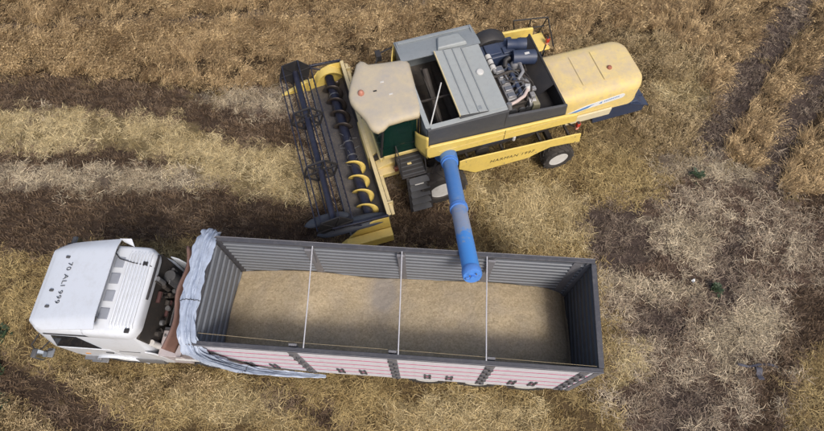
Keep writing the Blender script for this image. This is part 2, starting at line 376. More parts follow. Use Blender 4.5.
# --- straw, stubble and crop: many stems on instanced clumps
def stem_mat(name, rough=.6):
    M = bpy.data.materials.new(name); M.use_nodes = True; n = M.node_tree.nodes; L = M.node_tree.links
    p = n['Principled BSDF']; p.inputs['Roughness'].default_value = rough; p.inputs['Specular IOR Level'].default_value = .3
    a = n.new('ShaderNodeAttribute'); a.attribute_type = 'INSTANCER'; a.attribute_name = 'tint'
    b = n.new('ShaderNodeAttribute'); b.attribute_name = 'shade'
    v = n.new('ShaderNodeVectorMath'); v.operation = 'SCALE'; L.new(a.outputs['Color'], v.inputs[0]); L.new(b.outputs['Fac'], v.inputs['Scale'])
    L.new(v.outputs[0], p.inputs['Base Color']); return M
def clump_mesh(stems, M):
    """stems: list of (points, half width, shade, ear) -> ribbons with a fold so that they catch light from any side"""
    V, F, S = [], [], []
    for pts, hw, sh, ear in stems:
        k = len(pts); o = len(V)
        d = Vector(pts[-1])-Vector(pts[0]); sd_ = d.cross(Vector((0, 0, 1)))
        if sd_.length < 1e-4: sd_ = Vector((1, 0, 0))
        sd_.normalize(); tw = random.uniform(-.6, .6); nrm = d.normalized().cross(sd_); sd_ = sd_*math.cos(tw)+nrm*math.sin(tw)
        for i, q in enumerate(pts):
            h = hw*(1-.35*i/(k-1))
            V += [Vector(q)-sd_*h, Vector(q)+sd_*h]; S += [sh, sh]
        F += [(o+2*i, o+2*i+1, o+2*i+3, o+2*i+2) for i in range(k-1)]
        if ear:
            e = Vector(pts[-1]); dd = (e-Vector(pts[-2])).normalized(); dd = (dd+Vector((0, 0, -.35))).normalized(); o = len(V)
            V += [e, e+dd*ear*.45-sd_*ear*.13, e+dd*ear, e+dd*ear*.45+sd_*ear*.13]; S += [sh*1.15]*4
            F += [(o, o+1, o+2, o+3)]
    me = bpy.data.meshes.new('clump'); me.from_pydata([tuple(v) for v in V], [], F); me.materials.append(M)
    at = me.attributes.new('shade', 'FLOAT', 'POINT'); at.data.foreach_set('value', S)
    return me
U = random.uniform
def loose_clump(M):
    st = []
    for i in range(26):
        a = U(0, 6.283); l = U(.08, .30); t = U(-.15, .35); x, y, z = random.gauss(0, .12), random.gauss(0, .12), U(.0, .07)
        d = Vector((math.cos(a), math.sin(a), t)); n_ = Vector((-math.sin(a), math.cos(a), 0)); b = U(-.12, .12)*l
        p0 = Vector((x, y, z))
        st.append(([p0, p0+d*l*.5+n_*b+Vector((0, 0, U(0, .03))), p0+d*l], U(.004, .0075), U(.45, 1.45), 0))
    return clump_mesh(st, M)
def stubble_clump(M):
    st = []
    for i in range(14):
        x, y = random.gauss(0, .08), random.gauss(0, .035); h = U(.05, .15); lx, ly = random.gauss(0, .05), random.gauss(0, .05)
        st.append(([(x, y, -.02), (x+lx*.4, y+ly*.4, h*.5), (x+lx, y+ly, h)], U(.004, .007), U(.55, 1.4), 0))
    return clump_mesh(st, M)
def crop_clump(M, flat):
    st = []
    for i in range(15):
        x, y = random.gauss(0, .055), random.gauss(0, .055); l = U(.34, .60); a = random.gauss(0, .55); up = U(.55, 1.0) if not flat else U(.12, .55)
        d = Vector((math.cos(a)*(1.05-up), math.sin(a)*(1.05-up), up)).normalized()*l
        p0 = Vector((x, y, -.02)); a2 = a+random.gauss(0, .4); nod = Vector((math.cos(a2), math.sin(a2), -.15))*l*U(.12, .3)
        st.append(([p0, p0+d*.5, p0+d*.85+nod*.3, p0+d*.95+nod], U(.004, .0065), U(.5, 1.35), U(.08, .12)))
    return clump_mesh(st, M)
STEM = stem_mat('dry_stems')
def variants(fn, k, *a):
    r = []
    for i in range(k):
        r.append(bpy.data.objects.new('clump', fn(STEM, *a)))      # only read by the node tree, never placed
    return r
def scatter(name, pts, rots, scl, idx, tint, vars_, label, cat):
    me = bpy.data.meshes.new(name); me.vertices.add(len(pts)); me.vertices.foreach_set('co', pts.astype(np.float32).ravel())
    def A(nm, ty, key, data): a = me.attributes.new(nm, ty, 'POINT'); a.data.foreach_set(key, data.ravel())
    A('rot', 'FLOAT_VECTOR', 'vector', rots.astype(np.float32)); A('scl', 'FLOAT', 'value', scl.astype(np.float32)); A('pick', 'INT', 'value', idx.astype(np.int32))
    A('tint', 'FLOAT_COLOR', 'color', np.concatenate([tint, np.ones((len(tint), 1))], 1).astype(np.float32))
    me.materials.append(STEM)
    o = bpy.data.objects.new(name, me); COL.objects.link(o); tag(o, label, cat, kind='stuff')
    g = bpy.data.node_groups.new(name, 'GeometryNodeTree')
    g.interface.new_socket('Geometry', in_out='INPUT', socket_type='NodeSocketGeometry'); g.interface.new_socket('Geometry', in_out='OUTPUT', socket_type='NodeSocketGeometry')
    N = g.nodes; L = g.links; gi = N.new('NodeGroupInput'); gout = N.new('NodeGroupOutput')
    g2i = N.new('GeometryNodeGeometryToInstance')
    for v in vars_:
        oi = N.new('GeometryNodeObjectInfo'); oi.inputs['Object'].default_value = v; oi.inputs['As Instance'].default_value = False
        L.new(oi.outputs['Geometry'], g2i.inputs[0])
    iop = N.new('GeometryNodeInstanceOnPoints'); L.new(gi.outputs[0], iop.inputs['Points']); L.new(g2i.outputs[0], iop.inputs['Instance'])
    iop.inputs['Pick Instance'].default_value = True
    def na(nm, ty): a = N.new('GeometryNodeInputNamedAttribute'); a.data_type = ty; a.inputs['Name'].default_value = nm; return a.outputs['Attribute']
    L.new(na('pick', 'INT'), iop.inputs['Instance Index']); L.new(na('rot', 'FLOAT_VECTOR'), iop.inputs['Rotation']); L.new(na('scl', 'FLOAT'), iop.inputs['Scale'])
    L.new(iop.outputs[0], gout.inputs[0])
    md = o.modifiers.new('scatter', 'NODES'); md.node_group = g
    return o
rng = np.random.default_rng(5)
def sample(dens):
    """random ground points over the view and a margin round it"""
    n_ = int(38*22.5*dens); return rng.uniform(-19, 19, n_), rng.uniform(-3, 19.5, n_)
def in_view(x, y):
    u, v = to_px(x, y); return (u > -110) & (u < 934) & (v > -60) & (v < 500)
# places where a machine stands on the ground keep no tall growth
def under(x, y):
    a = (x-.55)*math.cos(R(15))+(y-9.6)*math.sin(R(15)); b = -(x-.55)*math.sin(R(15))+(y-9.6)*math.cos(R(15))
    k = ((a > -1.5) & (a < 6.9) & (np.abs(b) < 2.2)) | ((a > -4.1) & (a < -1.2) & (b > -2.7) & (b < 3.7))
    return k
def mixcol(z, tab, x, y, s):
    """per clump colour: pale / base / dark of its zone"""
    t = tab[z]; k = np.clip(rng.normal(.5, .28, len(z)) + (fbm(x*1.5, y*1.5, s)-.5)*1.1, 0, 1)[:, None]
    return t[:, 0]*(1-k) + t[:, 1]*k
T = lambda *r: np.array(r)
# ---- loose straw
LOOSE_D = np.array([40, 8, 80, 64, 0, 12, 58, 54])
LOOSE_C = T([(.23, .165, .115), (.70, .58, .41)], [(.11, .072, .047), (.31, .22, .14)], [(.40, .30, .14), (.74, .60, .34)], [(.26, .18, .075), (.58, .44, .20)],
            [(.2, .14, .06), (.4, .3, .14)], [(.17, .12, .09), (.42, .33, .235)], [(.34, .265, .17), (.72, .60, .41)], [(.20, .135, .06), (.52, .39, .19)])
x, y = sample(110); z = zone(x, y, rng, .10); zc = zone(x, y, rng, .22); dn = LOOSE_D[z]*np.clip(3.6*(fbm(x*1.1, y*1.1, 41)-.5)+1.5*(fbm(x*4.5, y*4.5, 42, 2)-.5)+.85, .10, 1.6)
k = (rng.random(len(x))*110 < dn) & in_view(x, y); x, y, z = x[k], y[k], zc[k]
pts = np.stack([x, y, ground_z(x, y)+.005], -1); rot = np.stack([rng.normal(0, .12, len(x)), rng.normal(0, .12, len(x)), rng.uniform(0, 6.283, len(x))], -1)
scatter('loose_straw', pts, rot, rng.uniform(.45, .95, len(x)), rng.integers(0, 10, len(x)), mixcol(z, LOOSE_C, x, y, 51), variants(loose_clump, 10),
        'loose dry straw strewn over the harvested field', 'straw')
# ---- stubble, drilled in rows
STUB_D = np.array([60, 62, 14, 34, 0, 30, 30, 0])
STUB_C = T([(.125, .082, .060), (.40, .295, .205)], [(.10, .065, .042), (.27, .185, .115)], [(.34, .26, .12), (.55, .44, .22)], [(.20, .135, .055), (.44, .32, .14)],
           [(.2, .14, .06), (.4, .3, .14)], [(.12, .09, .07), (.30, .23, .17)], [(.28, .22, .15), (.55, .47, .34)], [(.2, .14, .06), (.4, .3, .14)])
x, y = sample(75); ra = R(-9); rx, ry = x*math.cos(ra)+y*math.sin(ra), -x*math.sin(ra)+y*math.cos(ra)
ry = np.round(ry/.19)*.19 + rng.normal(0, .022, len(x)) + (fbm(rx*.4, ry*0, 61)-.5)*.3; x, y = rx*math.cos(ra)-ry*math.sin(ra), rx*math.sin(ra)+ry*math.cos(ra)
z = zone(x, y, rng, .10); dn = STUB_D[z]*(.4+1.2*fbm(x*1.1, y*1.1, 43))
k = (rng.random(len(x))*75 < dn) & in_view(x, y); x, y, z = x[k], y[k], z[k]
pts = np.stack([x, y, ground_z(x, y)], -1); rot = np.stack([rng.normal(0, .15, len(x)), rng.normal(0, .15, len(x)), ra+rng.normal(0, .2, len(x))], -1)
scatter('stubble', pts, rot, rng.uniform(.6, 1.1, len(x)), rng.integers(0, 8, len(x)), mixcol(z, STUB_C, x, y, 53), variants(stubble_clump, 8),
        'short cut stubble standing in rows on brown soil', 'stubble')
# ---- standing and lodged crop
CROP_C = T([(.17, .105, .048), (.62, .44, .225)], [(.19, .13, .06), (.58, .44, .24)])
x, y = sample(120); z = zone(x, y, rng, .05); fl = z == 7
patch = fbm(x*.8+y*.5, y*1.6-x*.2, 71)
k = (((z == 4) & (rng.random(len(x)) < np.clip(.46+1.6*(patch-.45)+1.2*(fbm(x*4.5, y*4.5, 75, 2)-.5), .10, 1))) | (fl & (rng.random(len(x)) < .6*patch+.1))) & in_view(x, y) & ~under(x, y)
x, y, fl, patch = x[k], y[k], fl[k], patch[k]
lean = R(38) + (fbm(x*.5, y*.5, 73)-.5)*3.2 + rng.normal(0, .6, len(x))
pts = np.stack([x, y, ground_z(x, y)], -1); rot = np.stack([np.zeros(len(x)), np.zeros(len(x)), lean], -1)
scatter('standing_crop', pts, rot, rng.uniform(.48, .86, len(x))*np.where(fl, .85, 1), np.where(fl, rng.integers(6, 10, len(x)), rng.integers(0, 6, len(x))),
        mixcol(fl.astype(int), CROP_C, x, y, 55), variants(crop_clump, 6, False)+variants(crop_clump, 4, True),
        'uncut golden brown grain crop leaning over along the field edge', 'crop')

# ------------------------------------------------------------------ wheels (shared builders)
def wheel(parent, c, side, rad, wid, rim_r, lugs, name='wheel', lug_h=.035):
    """wheel on a y axle at c; side = -1 shows its face to -y"""
    b = MB(); h = wid/2; r = rad - lug_h
    b.lathe([(rim_r, -h*.80), (rim_r+.05, -h*.95), (r*.82, -h), (r*.95, -h*.92), (r, -h*.72), (r, h*.72), (r*.95, h*.92), (r*.82, h), (rim_r+.05, h*.95), (rim_r, h*.80)], (0, 0, 0), 'y', 40)
    for i in range(lugs):
        for s in (-1, 1):
            a = 2*math.pi*(i+(.5 if s > 0 else 0))/lugs
            p0 = Vector((math.cos(a)*(r-.01), s*h*.96, math.sin(a)*(r-.01))); a2 = a+.75*2*math.pi/lugs
            p1 = Vector((math.cos(a2)*(r+.005), 0, math.sin(a2)*(r+.005))); rd = Vector((math.cos(a+.2), 0, math.sin(a+.2)))
            b.bar(p0, p1, .055*rad/.8, lug_h*2, up=rd)
    t = b.build('wheel', RUBBER, parent, smooth=30, loc=c)
    f = MB(); s = side
    f.lathe([(rim_r+.015, s*h*.83), (rim_r-.02, s*h*.86), (rim_r-.05, s*h*.55), (rim_r*.62, s*h*.42), (rim_r*.55, s*h*.52), (rim_r*.30, s*h*.55), (rim_r*.26, s*h*.80), (.001, s*h*.82)], (0, 0, 0), 'y', 32)
    f.build('rim', RIMW, t, smooth=30)
    nut = MB(); nut.lathe([(.022, 0), (.022, s*.03), (.012, s*.04)], (0, 0, 0), 'y', 6); me = nut.mesh(STEEL)
    for i in range(8):
        a = 2*math.pi*i/8; share('wheel_nut', me, t, (math.cos(a)*rim_r*.44, s*h*.53, math.sin(a)*rim_r*.44))
    return t

# ------------------------------------------------------------------ combine harvester; local x runs to its rear, y to its right-hand (far) side
cb = empty('combine_harvester', (.55, 9.6, 0), R(15))
tag(cb, 'yellow combine harvester with its blue unloading auger swung over the truck', 'harvester')
# body and axles
MB().prism([(-.55, 1.15), (-.1, .75), (3.6, .85), (5.6, 1.25), (5.6, 1.75), (3.6, 2.25), (-.55, 2.3)], 'y', -.95, .95).build('threshing_body', DARKIN, cb, .02)
b = MB(); b.bx(-.28, .08, -1.7, 1.7, .62, .95); b.bx(-.3, .1, -.9, -.4, .6, 1.1); b.build('front_axle', DARKIN, cb, .02)
b = MB(); b.bar((3.8, -1.6, .55), (3.8, 1.6, .55), .16, .2); b.bx(3.6, 4.0, -.25, .25, .5, 1.2); b.build('rear_axle', DARKIN, cb, .02)
for s in (-1, 1):
    wheel(cb, (-.10, s*1.74, .80), s, .80, .60, .40, 17)
    wheel(cb, (3.80, s*1.72, .53), s, .53, .40, .30, 14, lug_h=.025)
# hydraulic lines and belts seen in the gap between the side panels
b = MB()
for s in (-1, 1):
    b.bx(.5, 2.2, s*1.25-.12, s*1.25+.12, 1.55, 2.05); b.lathe([(.33, -.05), (.33, .05)], (2.75, s*1.28, 1.75), 'y', 20); b.lathe([(.22, -.05), (.22, .05)], (1.3, s*1.4, 1.5), 'y', 20)
each(b, 'drive_part', DARKIN, cb, .015)
b = MB(); b.lathe([(.10, -.12), (.10, .12)], (2.15, -1.35, 2.02), 'x', 12); b.bx(1.2, 2.0, -1.52, -1.2, 1.95, 2.18); b.build('hydraulic_tank', NAVY_G, cb, .02)
b = MB()
for i in range(3): b.tube([(.6+.3*i, -1.3, 2.15), (1.2+.4*i, -1.46, 2.02), (2.2+.4*i, -1.42, 2.12), (3.3, -1.35, 2.1)], .018, 6)
each(b, 'hydraulic_hose', STEEL, cb)
MB().lathe([(.05, 0), (.05, .16), (.03, .18)], (2.15, -1.58, 1.98), 'z', 10).build('filler_cap', RIMW, cb)

# side panels
def side_panels(s):
    y0, y1 = s*1.64, s*1.72
    b = MB(); b.prism([(-.48, 2.42), (-.55, 2.55), (-.55, 2.86), (-.45, 2.97), (3.60, 2.72), (3.95, 2.66), (3.98, 2.30), (1.8, 2.36)], 'y', min(y0, y1), max(y0, y1))
    rail = b.build('side_rail', YEL, cb, .02)
    b = MB(); b.bx(-.2, 3.9, s*1.722-.004, s*1.722+.004, 2.63, 2.65); b.build('seam', YEL_D, rail)
    b = MB(); b.bx(1.72, 1.735, s*1.722-.004, s*1.722+.004, 2.38, 2.83); b.build('seam', BLACK, rail)
    b = MB(); b.prism([(.42, 1.52), (.42, 1.94), (.7, 1.97), (4.05, 1.72), (4.28, 1.68), (4.36, 1.20), (3.9, 1.30), (3.35, 1.36), (3.0, 1.22), (2.7, 1.06), (.97, 1.04)], 'y', min(s*1.78, s*1.82), max(s*1.78, s*1.82))
    sk = b.build('side_skirt', YEL, cb, .012)
    b = MB()
    for x in (.8, 1.9, 3.1, 4.0): b.bx(x-.03, x+.03, min(s*.9, s*1.79), max(s*.9, s*1.79), 1.45, 1.52)
    each(b, 'skirt_bracket', DARKIN, sk)
    for x, z in ((.62, 1.85), (1.9, 1.14), (4.1, 1.6), (4.18, 1.3), (2.9, 1.3)):
        MB().lathe([(.02, 0), (.02, s*.008), (.01, s*.012)], (x, s*1.82, z), 'y', 8).build('bolt', STEEL, sk)
    return sk
skirt = side_panels(-1); side_panels(1)
text_obj('letter', 'HARMAN 1997', .20, INK, skirt, frame((2.10, -1.824, 1.44), (1, 0, -.045), (0, 0, 1)), .001, .15, 1.12)
# dark upper wall between tank and yellow rail, both sides
for s in (-1, 1):
    y0, y1 = sorted((s*1.55, s*1.62))
    b = MB(); b.prism([(-.50, 2.5), (-.50, 3.62), (1.76, 3.58), (1.76, 3.28), (3.55, 3.07), (3.62, 2.5)] if s < 0 else [(-.50, 2.4), (-.50, 3.50), (1.76, 3.50), (1.76, 2.4)], 'y', y0, y1); ub = b.build('upper_side_wall', CHAR, cb, .012)
    MB().bx(1.70, 1.712, s*1.622-.003, s*1.622+.003, 2.9, 3.5).build('seam', BLACK, ub)
    if s < 0: b = MB(); b.bar((1.76, s*1.585, 3.30), (3.55, s*1.585, 3.09), .075, .05); b.build('wall_cap', CHAR, ub, .01)
# front corner panel of yellow sheet below the tank
for s in (-1, 1):
    b = MB(); b.sheet(lambda u, v: (-.52-.20*math.sin(v*1.57)*(1 if s else 1), s*(1.68-.55*v), 2.35+1.05*u*(1-.35*v)), 6, 8); o = b.build('front_corner_panel', YEL, cb)
    md = o.modifiers.new('s', 'SOLIDIFY'); md.thickness = .03

# grain tank
b = MB(); t = .05
b.bx(-.50, -.50+t, -1.549, 1.549, 2.4, 3.60); b.bx(1.70, 1.75, -1.549, 1.549, 2.4, 3.60)
b.bx(-.449, 1.699, -1.549, -1.45, 2.9, 3.595); b.bx(-.449, 1.699, 1.45, 1.549, 2.4, 3.595)
tank = b.build('grain_tank', TANK, cb, .012)
b = MB(); b.sheet(lambda u, v: (-.44+2.13*u, -1.44+2.88*v, 2.55-.45*math.sin(v*math.pi)), 2, 10); b.build('tank_floor', DARKIN, tank)
b = MB(); b.tube([(.63, -1.4, 2.45), (.63, 1.4, 2.45)], .14, 10); b.tube([(.1, -1.2, 2.6), (.1, .6, 3.3)], .09, 10); b.build('tank_auger', DARKIN, tank)
b = MB(); b.bar((.02, -1.44, 3.2), (.02, .75, 3.2), .04, .04); b.bar((-.44, -.4, 3.25), (1.69, -.4, 3.25), .04, .05); each(b, 'cross_brace', DARKIN, tank)
# rim flanges
b = MB(); b.bx(-.53, -.40, -1.52, .80, 3.602, 3.63); b.bx(-.40, 1.72, -1.58, -1.44, 3.602, 3.63); b.build('tank_rim', TANK_L, tank, .008)
# sloping far cover with its raised hatch
b = MB(); b.sheet(lambda u, v: (-.53+2.32*u, .76+.86*v, 3.66-.14*max(0, v-.15)/.85), 6, 5, .03); fc_ = b.build('far_cover', TANK, cb)
b = MB(); b.loft([[(.52, .80, 3.665), (1.42, .80, 3.665), (1.32, 1.33, 3.60), (.66, 1.33, 3.60)], [(.56, .84, 3.78), (1.38, .84, 3.78), (1.28, 1.28, 3.69), (.70, 1.28, 3.69)]]); b.build('hatch', TANK_L, fc_, .03, 3)
# hinged lid panels propped open a little
for i in range(3):
    x0 = .42+i*.262; z0 = 3.78-.035*i
    b = MB(); b.bx(x0, x0+.252, -1.50, .74, z0-.025, z0, rot=Matrix.Rotation(R(7.5), 3, 'Y'), about=(x0+.13, 0, z0)); lp = b.build('lid_panel', TANK_L, cb, .008)
    if i == 0:
        b = MB(); b.bar((x0-.012, -1.50, z0-.01), (x0-.012, .74, z0-.01), .025, .07); b.build('lid_edge', CREAM, lp)
    b = MB(); b.bar((x0+.245, -1.48, z0-.004), (x0+.245, .72, z0-.004), .022, .03); b.build('rib', TANK, lp)
b = MB(); b.prism([(.42, 3.62), (.42, 3.74), (1.2, 3.65), (1.2, 3.62)], 'y', .72, .755); b.prism([(.42, 3.62), (.42, 3.74), (1.2, 3.65), (1.2, 3.62)], 'y', -1.50, -1.47); each(b, 'lid_end', CHAR, tank)
b = MB(); b.bx(1.215, 1.72, -1.50, .75, 3.632, 3.655); st_ = b.build('rear_deck', TANK_L, cb, .008)
b = MB(); b.bx(1.205, 1.225, -1.5, .75, 3.64, 3.672); b.build('seam', TANK, st_)
MB().lathe([(.10, 0), (.10, .03), (.085, .045), (.03, .05)], (1.42, -.22, 3.655), 'z', 20).build('inspection_cap', RIMW, st_)
MB().tube([(.30, -.25, 3.66), (-.38, -1.46, 3.64)], .018, 8).build('prop_rod', RIMW, tank)
MB().bx(.55, 1.05, -1.42, -1.30, 3.70, 3.725).build('worn_label', TANK, tank)

# engine deck
b = MB(); b.bx(1.755, 3.6, -1.549, 1.5, 2.30, 2.36); b.bx(3.56, 3.62, -1.549, 1.25, 2.361, 2.95); b.build('engine_deck', BLACK, cb, .01)
b = MB(); b.sheet(lambda u, v: (3.02+.50*u, -.75+1.9*v, 2.55+.45*u), 3, 3, .03); b.build('heat_shield', BLACK, cb)
en = MB(); en.bx(1.98, 2.72, -.95, .45, 2.37, 2.80); en.bx(2.05, 2.6, -1.1, -.9, 2.4, 2.7); engine = en.build('engine', DARKIN, cb, .02)
b = MB(); b.bx(2.12, 2.40, -.86, .40, 2.80, 2.93); b.build('valve_cover', ALU, engine, .03, 3)
me_ = MB().bx(-.11, .11, -.075, .075, 0, .045).mesh(STEEL)
for i in range(5): share('rocker_cap', me_, engine, (2.26, -.72+i*.24, 2.93), bevel=.015)
b = MB(); b.tube([(2.56, -.86, 2.92), (2.56, .35, 2.92)], .065, 12); 
for i in range(4): b.tube([(2.56, -.7+i*.32, 2.92), (2.43, -.7+i*.32, 2.84)], .04, 8)
b.build('intake_manifold', NAVY_G, engine)
b = MB(); b.tube([(1.98, -.75, 2.8), (1.90, -.5, 2.86), (1.90, .3, 2.86)], .06, 10); b.build('exhaust_manifold', RUST, engine)
b = MB(); b.tube([(2.10, -1.02, 2.95), (2.30, -1.0, 3.0), (2.58, -.88, 2.99), (2.78, -.66, 2.98)], .05, 10); b.build('coolant_pipe', mat('pale_pink_pipe', (.62, .50, .47), .45, dust=.3, var=.15), engine)
b = MB(); b.lathe([(.05, -.12), (.13, -.10), (.15, 0), (.13, .10), (.05, .12)], (2.78, .28, 2.90), 'y', 20); b.tube([(2.78, .28, 2.98), (2.86, .18, 3.06), (2.84, -.1, 3.04), (2.62, -.3, 2.99)], .05, 10); b.build('turbocharger', ALU, engine)
b = MB(); b.bx(2.68, 2.98, -.58, .12, 2.40, 2.72); b.build('oil_sump_cover', DARKIN, engine, .03)
for k_, (yy, rr_) in enumerate(((-1.02, .17), (-1.06, .10), (-1.0, .12))):
    MB().lathe([(rr_, -.03), (rr_*.8, -.015), (rr_*.8, .015), (rr_, .03)], (2.2+.26*k_, yy-.08, 2.62+.1*(k_ % 2)), 'y', 20).build('belt_pulley', CHAR, engine)
me_ = MB().tube([(0, 0, 0), (0, 0, .16)], .032, 10).mesh(STEEL)
for i in range(6): share('injector', me_, engine, (2.455, -.78+i*.21, 2.84), rot=(0, R(25), 0))
b = MB(); b.bx(2.72, 2.96, -.5, -.2, 2.72, 2.90); b.build('injection_pump', ALU, engine, .03)
b = MB()
for i in range(6): b.tube([(2.53, -.78+i*.21, 2.98), (2.68, -.66+i*.12, 3.03), (2.82, -.46+i*.05, 2.90)], .010, 6)
each(b, 'injector_line', STEEL, engine)
MB().tube([(2.78, -.67, 2.90), (2.78, -.60, 3.06)], .075, 12).build('thermostat_cap', RIMW, engine)
MB().tube([(2.08, -1.08, 2.84), (2.08, -1.0, 3.0)], .08, 12).build('oil_cap', ALU, engine)
b = MB(); b.lathe([(.16, -.1), (.16, .1)], (2.8, -.95, 2.75), 'x', 20); b.lathe([(.08, .1), (.08, .16)], (2.8, -.95, 2.75), 'x', 14); b.build('alternator', ALU, engine)
b = MB(); b.prism([(2.75, 2.42), (3.05, 2.42), (2.98, 2.85), (2.78, 2.88)], 'y', -1.18, -.72); b.build('battery_cover', mat('olive_cover', (.20, .20, .13), .6, dust=.4), engine, .02)
b = MB()
random.seed(3)
for i in range(16):
    p0 = Vector((U(1.9, 3.0), U(-1.1, .4), U(2.75, 2.95))); p3 = Vector((U(1.85, 3.1), U(-1.1, .7), U(2.7, 2.95))); q = (p0+p3)/2+Vector((U(-.15, .15), U(-.15, .15), U(.05, .2)))
    b.tube([p0, p0*.5+q*.5+Vector((0, 0, .03)), q, p3*.5+q*.5+Vector((0, 0, .03)), p3], U(.010, .024), 6)
each(b, 'engine_hose', DARKIN, engine)
b = MB()
for i in range(9):
    x, y, z = U(1.9, 2.95), U(-1.05, .35), U(2.72, 2.95); b.bx(x, x+U(.05, .16), y, y+U(.05, .16), z, z+U(.04, .12))
each(b, 'small_fitting', ALU, engine, .01)
b = MB(); b.tube([(1.80, .1, 2.92), (2.1, .02, 2.96), (2.5, .06, 2.98), (2.95, .0, 2.95)], .045, 10); b.build('cross_pipe', DARKIN, engine)
# radiator, rotary screen, air cleaner on the far side
b = MB(); b.bx(1.95, 3.0, .62, 1.28, 2.37, 3.02); rad_ = b.build('radiator_housing', NAVY_G, cb, .04, 3)
b = MB(); b.lathe([(.56, -.1), (.62, 0), (.62, .26), (.58, .34), (.40, .40), (.12, .42), (.001, .42)], (2.32, 1.24, 2.62), 'y', 36); b.build('rotary_screen', BLACK, rad_)
b = MB(); b.bx(2.05, 2.5, .70, 1.1, 3.02, 3.10); b.bx(2.55, 2.9, .66, .9, 3.02, 3.08); b.build('housing_lid', NAVY_G, rad_, .02)
b = MB(); b.tube([(2.72, .92, 3.12), (3.0, .84, 3.12), (3.05, .83, 3.12), (3.26, .77, 3.12)], [.16, .16, .19, .19], 20); b.tube([(2.74, .46, 3.06), (3.36, .30, 3.06)], .21, 24)
ac = b.build('air_cleaner', NAVY_G, cb)
b = MB(); b.tube([(3.36, .30, 3.06), (3.40, .29, 3.06)], .16, 20); b.build('end_cap', NAVY_G, ac)
MB().bx(3.02, 3.16, .29, .36, 3.262, 3.275).build('sticker', RIMW, ac)
b = MB(); b.tube([(2.66, .50, 3.05), (2.52, .46, 3.0), (2.46, .30, 2.92)], .075, 12); b.build('intake_hose', BLACK, ac)
b = MB(); b.tube([(2.03, .68, 3.12), (2.03, .17, 3.12)], .085, 16); fl_ = b.build('fuel_filter', RIMW, cb)
b = MB()
for y in (.30, .50): b.tube([(2.03, y-.015, 3.12), (2.03, y+.015, 3.12)], .092, 16)
each(b, 'clamp_band', BLACK, fl_)
b = MB(); b.tube([(2.03, .17, 3.12), (2.05, .05, 3.10)], .05, 12); b.build('filter_nozzle', ALU, fl_)
b = MB(); b.tube([(3.25, 1.1, 2.4), (3.25, 1.1, 2.95), (3.28, 1.1, 3.0)], .06, 12); b.build('exhaust_stack', RUST, cb)

# straw hood at the rear
P = rrect(3.66, 6.62, -1.10, .76, (.05, .46), 0, 8)
rings = []
for z, g in ((1.55, -.02), (1.75, 0), (2.20, 0), (2.36, .035), (2.45, .10), (2.50, .20), (2.515, .45)):
    rings.append([(3.66+(q[0]-3.66)*(1-g/3.0), -.17+(q[1]+.17)*(1-g/.93), z-.07*((q[0]-3.66)/3)**2) for q in P])
b = MB(); b.loft(rings); hood = b.build('straw_hood', HOODM, cb, smooth=50)
b = MB()
for x, a in ((3.9, -.75), (4.6, -.72), (5.3, -.70)): b.sheet(lambda u, v: (x+.5*u, a+1.1*v, 2.517+.006*math.sin(u*3.14)*math.sin(v*3.14)-.07*((x+.5*u-3.66)/3)**2), 6, 6)
each(b, 'pressed_panel', HOODM, hood)
MB().lathe([(.075, 0), (.075, .05), (.045, .09), (.001, .10)], (5.62, -.33, 2.47), 'z', 16).build('vent_knob', BROWNR, hood)
for x, y in ((3.78, -1.0), (3.72, -.55), (3.78, .6)): MB().lathe([(.03, 0), (.03, .04)], (x, y*.95, 2.47), 'z', 10).build('hood_catch', BLACK, hood)
# decal: blue wedge running into a white rounded strip with a short printed mark
P = [(4.62, 1.74), (4.62, 1.98)] + [(5.85+.12*math.sin(R(a)), 2.00-.12*math.cos(R(a))+.0) for a in range(180, -1, -20)]
b = MB(); b.prism([(3.9, 1.63), (3.9, 1.72), (4.7, 1.99)] + [(5.82+.11*math.sin(R(a)), 2.02+.11*math.cos(R(a))) for a in range(0, 181, 20)] + [(4.7, 1.79)], 'y', -1.106, -1.098); dcl = b.build('decal', WHITED, cb)
b = MB(); b.prism([(3.9, 1.632), (3.9, 1.715), (4.95, 1.985), (4.75, 1.83)], 'y', -1.110, -1.1065); b.build('blue_wedge', BLUED, dcl)
b = MB(); b.prism([(5.10, 1.93), (5.2, 1.90), (5.2, 2.0)], 'y', -1.110, -1.1065)
for i in range(9): b.bx(5.26+i*.055, 5.295+i*.055, -1.110, -1.1065, 1.95+.008*i, 2.0+.008*i)
b.build('printed_mark', BLUED, dcl)
# lower cream flap and the chopper box below the hood
b = MB(); b.bx(3.98, 5.62, -1.19, -1.13, 1.28, 1.60); b.bx(3.98, 5.62, .80, .86, 1.28, 1.60); each(b, 'lower_flap', mat('pale_cream_flap', (.74, .66, .44), .5, dust=.4, var=.1), cb, .015)
b = MB(); b.prism([(5.2, .85), (5.0, 1.52), (6.55, 1.52), (6.95, 1.15), (6.95, .85)], 'y', -1.12, .78); ch = b.build('straw_chopper', NAVY_G, cb, .03)
b = MB(); b.sheet(lambda u, v: (6.3+.75*u, -1.15+1.95*v, 1.50-.35*u), 2, 6, .03); b.build('spreader_tail', NAVY_G, ch)
MB().bx(6.96, 6.975, -1.05, -.85, 1.0, 1.1).build('reflector', RIMW, ch)
b = MB()
for y in (-.8, -.4, 0, .4): b.bx(6.35, 7.0, y, y+.02, 1.0, 1.28)
each(b, 'spreader_vane', NAVY_G, ch)
